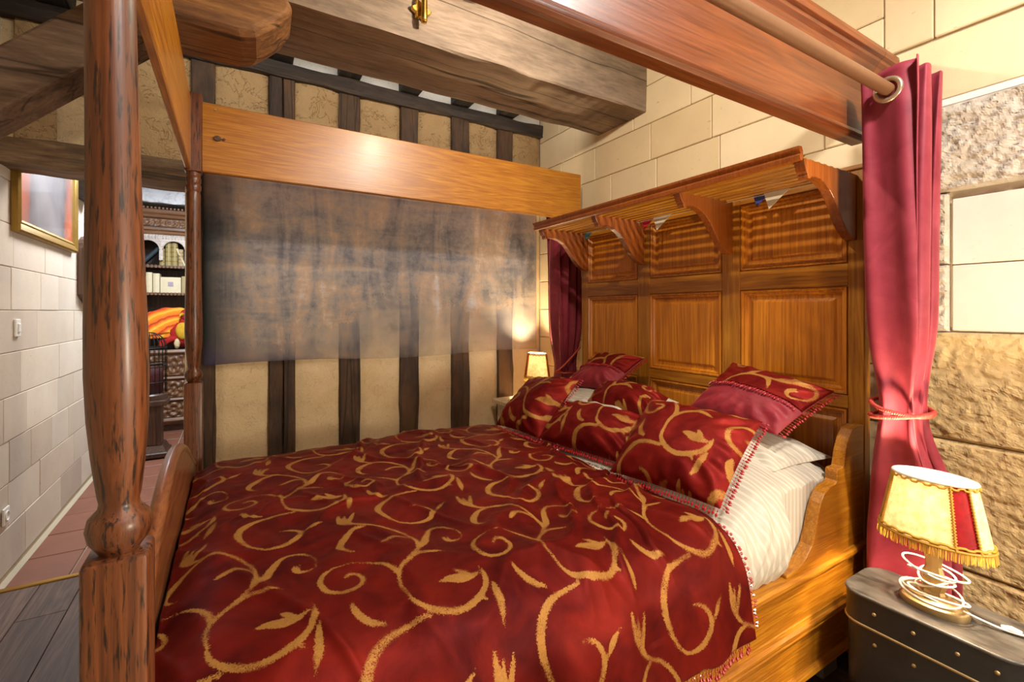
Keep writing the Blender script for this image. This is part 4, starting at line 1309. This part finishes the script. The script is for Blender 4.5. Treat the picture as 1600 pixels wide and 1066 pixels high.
# ------------------------------------------------------------------ made-up gauze standing in for a blurred stretch of timbered wall
t = NT('blur_gauze')
tc = t.node('ShaderNodeTexCoord'); sx = t.node('ShaderNodeSeparateXYZ'); t.link(tc.outputs['Object'], sx.inputs[0])
u_ = sx.outputs[0]; z_ = sx.outputs[2]
vv = t.coord((1, 1, .22)); vh = t.coord((.3, 1, 1)); v0 = t.coord()
nv = t.noise(vv, 5.5, 5, .6, .8); nh = t.noise(vh, 7, 5, .6, 1.0); nb_ = t.noise(v0, 26, 5, .7, .6)
f = t.math('ADD', t.math('MULTIPLY', nv, .5), t.math('ADD', t.math('MULTIPLY', nh, .3), t.math('MULTIPLY', nb_, .2)))
c = t.ramp(f, [(.34, S(78, 78, 94)), (.44, S(136, 132, 136)), (.50, S(166, 156, 150)), (.56, S(194, 168, 146)), (.66, S(214, 212, 218))])
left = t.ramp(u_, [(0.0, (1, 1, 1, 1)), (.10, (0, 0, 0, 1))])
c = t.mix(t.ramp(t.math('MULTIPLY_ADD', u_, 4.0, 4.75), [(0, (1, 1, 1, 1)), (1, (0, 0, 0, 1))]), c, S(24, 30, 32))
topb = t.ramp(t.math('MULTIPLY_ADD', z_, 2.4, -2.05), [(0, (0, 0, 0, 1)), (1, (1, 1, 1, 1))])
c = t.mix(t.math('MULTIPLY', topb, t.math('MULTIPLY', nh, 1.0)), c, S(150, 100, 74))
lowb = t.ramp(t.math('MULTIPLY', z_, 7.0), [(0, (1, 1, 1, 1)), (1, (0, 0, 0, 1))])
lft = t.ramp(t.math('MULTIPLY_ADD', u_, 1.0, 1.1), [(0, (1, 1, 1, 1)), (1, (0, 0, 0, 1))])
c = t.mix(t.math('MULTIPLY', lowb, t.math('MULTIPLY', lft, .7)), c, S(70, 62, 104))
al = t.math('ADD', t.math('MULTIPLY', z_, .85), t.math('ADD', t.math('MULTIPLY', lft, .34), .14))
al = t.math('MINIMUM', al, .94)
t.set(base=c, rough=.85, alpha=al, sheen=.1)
t.bump(nb_, .2, .006)
GAUZE = t.m
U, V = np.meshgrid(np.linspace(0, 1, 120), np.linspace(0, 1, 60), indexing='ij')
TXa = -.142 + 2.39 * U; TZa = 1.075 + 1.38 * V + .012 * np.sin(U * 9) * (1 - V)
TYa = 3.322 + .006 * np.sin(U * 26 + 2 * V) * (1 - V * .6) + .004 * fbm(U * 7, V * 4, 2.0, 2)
tp = grid_obj('blur_cloth', TXa, TYa, TZa, GAUZE, None, True, .0, base=(1.05, 3.33, 1.075))
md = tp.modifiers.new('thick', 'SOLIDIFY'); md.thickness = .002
tag(tp, 'made-up sheer gauze standing in for a blurred stretch of the half-timbered wall', 'stand-in cloth')

# ------------------------------------------------------------------ picture, switches, plaque on the left wall
pic = thing('framed_painting', 'gilt framed painting of red drapery on the pale stone wall', 'painting', (XL, 4.09, 2.15))
PY0, PY1, PZ0, PZ1 = 3.53, 4.66, 1.835, 2.52
fw = .075
mb = MB()
lev = [(0, .0), (0, .028), (.012, .036), (.03, .03), (.05, .022), (.058, .026), (.066, .020), (fw, .014), (fw, 0)]
vs = []; fs = []
for d, x in lev:
    vs += [(XL + .004 + x, PY0 + d, PZ0 + d), (XL + .004 + x, PY1 - d, PZ0 + d), (XL + .004 + x, PY1 - d, PZ1 - d), (XL + .004 + x, PY0 + d, PZ1 - d)]
for i in range(len(lev)):
    j = (i + 1) % len(lev)
    for k in range(4):
        l = (k + 1) % 4
        fs.append((i * 4 + k, i * 4 + l, j * 4 + l, j * 4 + k))
mb.add(vs, fs); mb.build('frame', GILT, pic)
t = NT('painting_canvas')
tc = t.node('ShaderNodeTexCoord'); sx = t.node('ShaderNodeSeparateXYZ'); t.link(tc.outputs['Object'], sx.inputs[0])
yy = sx.outputs[1]
n = t.noise(t.coord((1, 1, .35)), 6, 5, .65, .5)
edge = t.math('ADD', t.math('ABSOLUTE', yy), t.math('MULTIPLY', n, .18))
c = t.ramp(edge, [(.30, S(122, 120, 126)), (.40, S(100, 92, 96)), (.46, S(160, 88, 66)), (.53, S(186, 96, 62)), (.62, S(120, 60, 50))])
c = t.mix(t.ramp(t.noise(t.coord(), 3, 4, .6), [(.4, (0, 0, 0, 1)), (.7, (.6, .6, .6, 1))]), c, S(150, 146, 150))
t.set(base=c, rough=.35, coat=.4)
MB().box(XL + .004, XL + .018, PY0 + fw - .004, PY1 - fw + .004, PZ0 + fw - .004, PZ1 - fw + .004).build('canvas', t.m, pic)['label'] = 'hazy grey canvas with red orange drapery'

sw = thing('light_switch', 'small white switch plate on the stone wall below the painting', 'switch', (XL, 3.605, 1.31))
MB().cbox(XL + .002, XL + .014, 3.572, 3.640, 1.262, 1.358, .004, 2).build('switch_plate', WHITEPLASTIC, sw)
MB().cbox(XL + .013, XL + .020, 3.590, 3.622, 1.285, 1.335, .003).build('rocker', WHITEPLASTIC, sw)
so = thing('wall_socket', 'white round wall socket low on the stone wall near the doorway', 'socket', (XL, 3.455, .33))
MB().cbox(XL + .002, XL + .012, 3.415, 3.495, .285, .375, .005, 2).build('socket_plate', WHITEPLASTIC, so)
mb = MB(); mb.tube([(XL + .013, 3.455 + .024 * math.cos(a), .33 + .024 * math.sin(a)) for a in np.linspace(0, 2 * PI, 18, endpoint=False)], .004, 6, closed=True); mb.build('socket_ring', WHITEPLASTIC, so, smooth=True)
pl = thing('wall_plaque', 'dark arched wooden plaque on the stone wall beyond the painting', 'plaque', (XL, 4.95, 1.5))
arch = [(4.79, 1.53), (4.79, 1.88)] + [(4.95 - .16 * math.cos(a), 1.88 + .12 * math.sin(a)) for a in np.linspace(.1, PI - .1, 10)] + [(5.11, 1.88), (5.11, 1.53), (4.95, 1.46)]
MB().prism(arch, XL + .002, XL + .05, 'x').build('plaque_board', W_DARKZ, pl, bevel=.006)
MB().prism([(4.95 + (a - 4.95) * .75, 1.70 + (b - 1.70) * .75) for a, b in arch], XL + .045, XL + .058, 'x').build('plaque_field', W_DARKZ, pl)

# ------------------------------------------------------------------ bookcase and its contents in the hall
BX0, BX1, BY, BYB = -.98, .55, 6.72, 7.2
bc = thing('bookcase', 'tall carved dark oak bookcase against the end wall of the hall', 'bookcase', (-.2, 6.95, 0))
MB().cbox(BX0, BX1, BY, BYB, .08, .93, .006).build('cabinet', W_CAB, bc)
MB().box(BX0 + .03, BX1 - .03, BY + .05, BYB, 0, .08).build('plinth', W_DARK, bc)
for z0, z1 in ((.90, .955), (.60, .64), (.35, .39), (.10, .16)):
    MB().prism([(BY + .01, z0), (BY - .025, z0 + .01), (BY - .035, (z0 + z1) / 2), (BY - .02, z1), (BY + .01, z1)], BX0 - .01, BX1 + .01, 'x').build('moulding', W_CAB, bc)


def carved(x0, x1, z0, z1, y, name, seed, mat):
    n, m = int((x1 - x0) * 90), int((z1 - z0) * 110)
    U, V = np.meshgrid(np.linspace(0, 1, n), np.linspace(0, 1, m), indexing='ij')
    X = x0 + (x1 - x0) * U; Z = z0 + (z1 - z0) * V
    q = (X - x0) % .24 / .24 - .5; r = (V - .5)
    h = .012 * np.cos(np.hypot(q * 2.2, r * 1.2) * 14) * np.exp(-(q * 2) ** 2) + .008 * np.sin(np.arctan2(r, q) * 6 + seed) * sstep(.08, .2, np.hypot(q, r * .6))
    Y = y - .006 - h * sstep(0, .1, np.minimum(V, 1 - V))
    mb = MB(); mb.v = np.stack([X.ravel(), Y.ravel(), Z.ravel()], 1).tolist(); mb.f = grid_faces(n, m)
    return mb.build(name, mat, bc, smooth=True)


for a, b in ((BX0 + .04, -.24), (-.2, BX1 - .04)):
    carved(a, b, .66, .89, BY - .012, 'carved_drawer_front', 1, W_CAB)
    carved(a, b, .40, .59, BY - .012, 'carved_door_panel', 3, W_CAB)
    carved(a, b, .17, .34, BY - .012, 'carved_door_panel', 5, W_CAB)
W_WHITE = wood('limed_oak', S(214, 204, 196), S(188, 174, 164), S(120, 104, 94), 'x', rough=.5, coat=.05)
for a, b in ((BX0, BX0 + .05), (BX1 - .05, BX1), (-.235, -.195)):
    MB().cbox(a, b, BY + .05, BYB, .93, 2.30, .004).build('side_panel', W_DARKZ, bc)
MB().box(BX0, BX1, BYB - .02, BYB, .93, 2.30).build('back_panel', W_DARKZ, bc)
for zz in (1.62, 1.94):
    MB().cbox(BX0 + .02, BX1 - .02, BY + .06, BYB - .02, zz - .025, zz, .003).build('shelf', W_DARK, bc)
    mb = MB()
    for k in range(40):
        xx = BX0 + .03 + k * (BX1 - BX0 - .06) / 40
        mb.box(xx, xx + .022, BY + .052, BY + .062, zz - .028, zz + .004)
    e = mb.build('shelf_edging', W_CAB, bc); e['kind'] = 'stuff'
# arcade of small arches
cw = .26
for k in range(6):
    x0 = BX0 + .03 + k * .245; x1 = x0 + .245
    if x1 > BX1: break
    ou = [(x0, 2.30), (x0, 2.0), (x0 + .018, 2.0), (x0 + .018, 2.12)] + [((x0 + x1) / 2 - .1045 * math.cos(a), 2.12 + .105 * math.sin(a)) for a in np.linspace(.1, PI - .1, 11)] + [(x1 - .018, 2.12), (x1 - .018, 2.0), (x1, 2.0), (x1, 2.30)]
    MB().prism(ou, BY + .035, BY + .06, 'y').build('arch', W_WHITE, bc)
    mb = MB(); mb.tube([((x0 + x1) / 2 - .11 * math.cos(a), BY + .033, 2.12 + .11 * math.sin(a)) for a in np.linspace(0, PI, 16)], .006, 6); mb.build('arch_moulding', W_WHITE, bc, smooth=True)
    for i in range(8):
        xx = x0 + .015 + i * .029
        MB().cbox(xx, xx + .012, BY + .024, BY + .037, 2.245, 2.292, .003).build('flute', W_WHITE, bc)
cor = [(BY + .06, 2.30), (BY + .01, 2.30), (BY - .0, 2.33), (BY - .03, 2.345), (BY - .03, 2.37), (BY - .015, 2.38), (BY - .015, 2.47), (BY - .05, 2.485), (BY - .06, 2.51), (BY - .09, 2.53), (BY - .10, 2.565), (BYB, 2.58), (BYB, 2.30)]
MB().prism(cor, BX0 - .03, BX1 + .03, 'x').build('cornice', W_CAB, bc)
carved(BX0 + .02, BX1 - .02, 2.385, 2.465, BY - .022, 'carved_frieze', 2, W_CAB)
mb = MB()
for k in range(44):
    xx = BX0 - .02 + k * .0355
    mb.cbox(xx, xx + .022, BY - .115, BY - .07, 2.566, 2.59, .004)
e = mb.build('dentil_row', W_CAB, bc); e['kind'] = 'stuff'

BK1 = simple('olive_gilt_leather', S(176, 158, 104), .5, .1, 26, .25)
BK2 = simple('vellum', S(226, 212, 178), .6, 0, 20, .12)
BK3 = simple('dark_teal_cloth', S(46, 62, 72), .6, 0, 20, .2)
BK4 = simple('tan_leather', S(188, 166, 124), .55, 0, 20, .2)
PAGES = simple('paper_pages', S(232, 224, 200), .8, 0, 60, .1)


def book(x, w, h, z, mat, label, group, d=.16, tilt=0.0, y=None, bands=True):
    y = BY + .085 if y is None else y
    r = thing('book', label, 'book', (x, y, z), group)
    mb = MB()
    n = 7
    sp = [(x - w / 2 + w * i / (n - 1), y - .012 * math.sin(PI * i / (n - 1))) for i in range(n)]
    mb.prism(sp + [(x + w / 2, y + d), (x + w / 2 - .003, y + d), (x + w / 2 - .003, y + .01), (x - w / 2 + .003, y + .01), (x - w / 2 + .003, y + d), (x - w / 2, y + d)], z, z + h, 'z')
    mb.build('book_cover', mat, r)
    MB().box(x - w / 2 + .0035, x + w / 2 - .0035, y + .011, y + d - .006, z + .004, z + h - .006).build('pages', PAGES, r)
    if bands:
        mb = MB()
        for f in (.2, .4, .6, .8):
            mb.prism([(a, b - .002) for a, b in sp] + [(a, b + .003) for a, b in reversed(sp)], z + h * f - .004, z + h * f + .004, 'z')
        mb.build('spine_bands', GILT, r)
    if tilt:
        r.rotation_euler = (0, tilt, 0)
    return r


GU = 'books on the upper shelf'; GL = 'books on the lower shelf'
book(-.700, .05, .20, 1.941, BK1, 'short olive gilt book left of the two tall ones on the upper shelf', GU)
book(-.640, .056, .27, 1.941, BK1, 'taller left book of the gilt pair on the upper shelf', GU)
book(-.580, .056, .272, 1.941, BK1, 'taller right book of the gilt pair on the upper shelf', GU)
book(-.520, .05, .20, 1.941, BK4, 'short tan gilt book right of the tall pair on the upper shelf', GU)
book(-.478, .026, .22, 1.943, BK2, 'thin pale book leaning left at the end of the upper row', GU, tilt=-.38, bands=False)
book(-.905, .04, .29, 1.945, BK3, 'dark teal book leaning far over on the upper shelf', GU, tilt=.72, bands=False, d=.13)
xs = -.93
for wdt, h, m, lab in ((.075, .20, BK2, 'leftmost pale vellum book on the lower shelf'), (.06, .235, BK2, 'second pale vellum book from the left on the lower shelf'), (.065, .225, BK2, 'narrow vellum book left of the wide white album'), (.20, .185, BK2, 'wide white album with a square label on the lower shelf'), (.075, .20, BK4, 'tan vellum book right of the wide white album'), (.06, .21, BK2, 'pale vellum book at the right end of the lower row')):
    b_ = book(xs + wdt / 2, wdt - .003, h, 1.621, m, lab, GL, bands=False)
    if wdt > .15:
        MB().box(xs + .075, xs + .125, BY + .068, BY + .072, 1.70, 1.75).build('square_label', simple('lilac_label', S(170, 156, 172), .7), b_)
    xs += wdt + .004

# plush bird and its orange wing on the cabinet top
RED = simple('red_plush', S(196, 34, 26), .9, 0, 50, .3, .3); YEL = simple('yellow_plush', S(228, 178, 40), .9, 0, 50, .2, .3); CRM = simple('cream_plush', S(226, 206, 160), .9, 0, 50, .15, .3)
t = NT('orange_wing_plush')
tc = t.node('ShaderNodeTexCoord'); ln = t.node('ShaderNodeVectorMath', operation='LENGTH'); t.link(tc.outputs['Object'], ln.inputs[0])
f = t.math('FRACT', t.math('ADD', t.math('MULTIPLY', ln.outputs['Value'], 9.0), t.math('MULTIPLY', t.noise(t.coord(), 9, 3, .5), .5)))
c = t.ramp(f, [(0, S(236, 110, 20)), (.4, S(240, 150, 30)), (.5, S(246, 196, 60)), (.8, S(230, 96, 20)), (1, S(180, 40, 14))])
t.set(base=c, rough=.8); WING = t.m
bird = thing('plush_bird', 'red and yellow plush bird with a big orange wing on the bookcase cabinet top', 'plush toy', (-.52, 6.88, .956))
bird['_base'] = [-.52, 6.88, .956]


def blob(c, r, n=14, m=18, seed=0, amp=.0):
    vs = []; fs = []
    for i in range(n + 1):
        th = PI * i / n
        for k in range(m):
            ph = 2 * PI * k / m
            q = 1 + amp * random.Random(seed * 999 + i * 50 + k).uniform(-1, 1) * (0 < i < n)
            vs.append((c[0] + r[0] * q * math.sin(th) * math.cos(ph), c[1] + r[1] * q * math.sin(th) * math.sin(ph), c[2] + r[2] * q * math.cos(th)))
    for i in range(n):
        for k in range(m):
            l = (k + 1) % m
            fs.append((i * m + k, i * m + l, (i + 1) * m + l, (i + 1) * m + k))
    return vs, fs


mb = MB(); mb.add(*blob((-.52, 6.86, 1.14), (.13, .10, .16), seed=1, amp=.05)); mb.add(*blob((-.47, 6.82, 1.36), (.065, .06, .075), seed=2, amp=.04)); mb.add(*blob((-.49, 6.84, 1.26), (.07, .06, .10), seed=9, amp=.04))
mb.build('body', RED, bird, smooth=True)
mb = MB(); mb.add(*blob((-.50, 6.77, 1.17), (.07, .04, .10), seed=3, amp=.05)); mb.build('breast', YEL, bird, smooth=True)
mb = MB(); mb.add(*blob((-.555, 6.775, 1.02), (.028, .03, .06), seed=4, amp=.12)); mb.build('thigh', CRM, bird, smooth=True)
mb = MB(); mb.tube([(-.50, 6.775, 1.37), (-.52, 6.74, 1.36), (-.525, 6.725, 1.335)], [.022, .014, .003], 8); mb.build('beak', YEL, bird, smooth=True)
for k in range(5):
    a = -.5 + k * .25
    mb = MB(); mb.tube([(-.60 + .02 * k, 6.80, 1.10), (-.68 - .03 * math.cos(a), 6.77, 1.02 + .05 * math.sin(a)), (-.74 + .02 * k, 6.76, .98)], [.03, .028, .006], 7); mb.build('tail_feather', RED, bird, smooth=True)
wo = [(-.60, 1.09)] + [(-.60 - .37 * math.cos(a) * (1 + .02 * math.cos(a * 14)), 1.15 + .30 * math.sin(a) * (1 + .02 * math.cos(a * 14))) for a in np.linspace(-.25, 1.9, 26)] + [(-.50, 1.25)]
mb = MB(); mb.prism(wo, 6.80, 6.84, 'y'); o = mb.build('wing', WING, bird, bevel=.012); o['label'] = 'orange and yellow banded wing'
wo2 = [(-.62, 1.16)] + [(-.62 - .33 * math.cos(a), 1.14 + .07 * math.sin(a)) for a in np.linspace(-.5, 1.2, 12)]
mb = MB(); mb.prism(wo2, 6.775, 6.80, 'y'); mb.build('wing_feather', WING, bird, bevel=.008)

# birdcage on pedestal
pdx, pdy = -.68, 5.66
ped = thing('cage_pedestal', 'dark carved wooden pedestal standing on the hall tiles', 'pedestal', (pdx, pdy, 0))
MB().cbox(pdx - .16, pdx + .16, pdy - .16, pdy + .16, .012, .06, .008).build('plinth', W_DARKZ, ped)
MB().prism([(-.15, .06), (-.13, .09), (-.12, .12), (.12, .12), (.13, .09), (.15, .06)], pdy - .13, pdy + .13, 'y').v
mb = MB(); mb.lathe([(.06, .205), (.09, .185), (.12, .165)], (pdx, pdy), 4)
mb2 = MB()
R45 = math.pi / 4
mb2.add([(pdx + (x - pdx) * math.cos(R45) - (y - pdy) * math.sin(R45), pdy + (x - pdx) * math.sin(R45) + (y - pdy) * math.cos(R45), z) for x, y, z in mb.v], mb.f)
mb2.build('base_moulding', W_DARKZ, ped)
MB().cbox(pdx - .10, pdx + .10, pdy - .10, pdy + .10, .12, .50, .006).build('shaft', W_DARKZ, ped)
for sx_ in (-1, 1):
    MB().cbox(pdx + sx_ * .085 - .018, pdx + sx_ * .085 + .018, pdy - .112, pdy - .085, .12, .50, .004).build('pilaster', W_DARKZ, ped)
MB().cbox(pdx - .15, pdx + .15, pdy - .15, pdy + .15, .50, .555, .01, 2).build('pedestal_top', W_DARKZ, ped)
cg = thing('birdcage', 'domed dark wire birdcage standing on the carved pedestal', 'birdcage', (pdx, pdy, .556))
CR = .135
mb = MB(); mb.lathe([(.556, CR + .01), (.60, CR + .012), (.612, CR), (.615, .02)], (pdx, pdy), 24); mb.build('cage_base', W_DARKZ, cg, smooth='auto')
for zz in (.72, .87, .90, 1.05):
    mb = MB(); mb.tube([(pdx + CR * math.cos(a), pdy + CR * math.sin(a), zz) for a in np.linspace(0, 2 * PI, 30, endpoint=False)], .006, 5, closed=True); mb.build('cage_hoop', BLACKIRON, cg, smooth=True)
for k in range(22):
    a = 2 * PI * k / 22
    pts = [(pdx + CR * math.cos(a), pdy + CR * math.sin(a), .61), (pdx + CR * math.cos(a), pdy + CR * math.sin(a), 1.05)]
    for q in np.linspace(.2, PI / 2, 6):
        pts.append((pdx + CR * math.cos(q) * math.cos(a), pdy + CR * math.cos(q) * math.sin(a), 1.05 + .15 * math.sin(q)))
    mb = MB(); mb.tube(pts, .0028, 4); mb.build('cage_bar', BLACKIRON, cg, smooth=True)
mb = MB(); mb.lathe([(.613, .10), (.75, .11), (.86, .10), (.865, .02)], (pdx, pdy), 16); mb.build('cage_liner', simple('dark_red_lining', S(74, 20, 22), .8), cg, smooth=True)

# ------------------------------------------------------------------ brass wall light on the beam, bunting
bs = thing('brass_sconce', 'brass sconce arm with rosette fixed to the great ceiling beam', 'sconce', (.776, 2.15, 2.84))
mb = MB()
pet = []
for i in range(40):
    a = 2 * PI * i / 40
    r = .042 * (1 + .18 * math.cos(6 * a))
    pet.append((.776 + r * math.cos(a), 2.84 + r * math.sin(a)))
mb.prism(pet, 2.122, 2.145, 'y'); mb.build('rosette', BRASS, bs, bevel=.005)
mb = MB(); mb.tube([(.776, 2.095, 2.76), (.776, 2.09, 2.78), (.776, 2.088, 2.84), (.776, 2.088, 2.93), (.776, 2.088, 3.0)], [.013, .016, .014, .013, .013], 12); mb.build('stem', BRASS, bs, smooth=True)
mb = MB(); mb.tube([(.776, 2.125, 2.84), (.776, 2.09, 2.84)], .012, 10); mb.build('bracket', BRASS, bs, smooth='auto')
mb = MB(); mb.tube([(.786, 2.088, 3.0), (.85, 2.06, 3.02)] + [(1.02 + .075 * math.cos(a), 2.03, 3.01 + .06 * math.sin(a)) for a in np.linspace(PI, 2 * PI, 12)] + [(1.10, 2.02, 3.05)], .010, 8); mb.build('curved_arm', BRASS, bs, smooth=True)
mb = MB(); mb.lathe([(3.03, .012), (3.05, .03), (3.08, .034), (3.13, .014)], (1.10, 2.02), 14); mb.build('candle_cup', BRASS, bs, smooth=True)

bu = thing('bunting', 'short string of triangular pennants hanging under the headboard shelf', 'bunting', (2.11, 1.5, 1.95))
mb = MB(); mb.tube([(2.105, 2.50, 1.942), (2.105, 1.9, 1.938), (2.105, 1.5, 1.94), (2.105, 1.2, 1.938), (2.105, .95, 1.942)], .0015, 5); mb.build('string', CREAMCORD, bu)
PEN = {'white': simple('white_pennant', S(232, 224, 204), .8), 'blue': simple('blue_pennant', S(60, 70, 150), .8), 'red': simple('red_pennant', S(190, 30, 44), .8), 'teal': simple('teal_pennant', S(70, 140, 150), .8)}
for (y0, y1, col, tip) in ((1.295, 1.215, 'blue', 1.89), (1.242, 1.125, 'white', 1.868), (1.99, 1.90, 'red', 1.885), (1.90, 1.77, 'white', 1.87), (2.52, 2.44, 'teal', 1.89)):
    xx = 2.103 if col == 'white' else 2.107
    MB().prism([(y0, 1.944), (y1, 1.944), ((y0 * .8 + y1 * .2), tip)], xx - .001, xx + .001, 'x').build('pennant', PEN[col], bu)['label'] = col + ' pennant'

# finish: drop helper property
for o in bpy.data.objects:
    if '_base' in o:
        del o['_base']
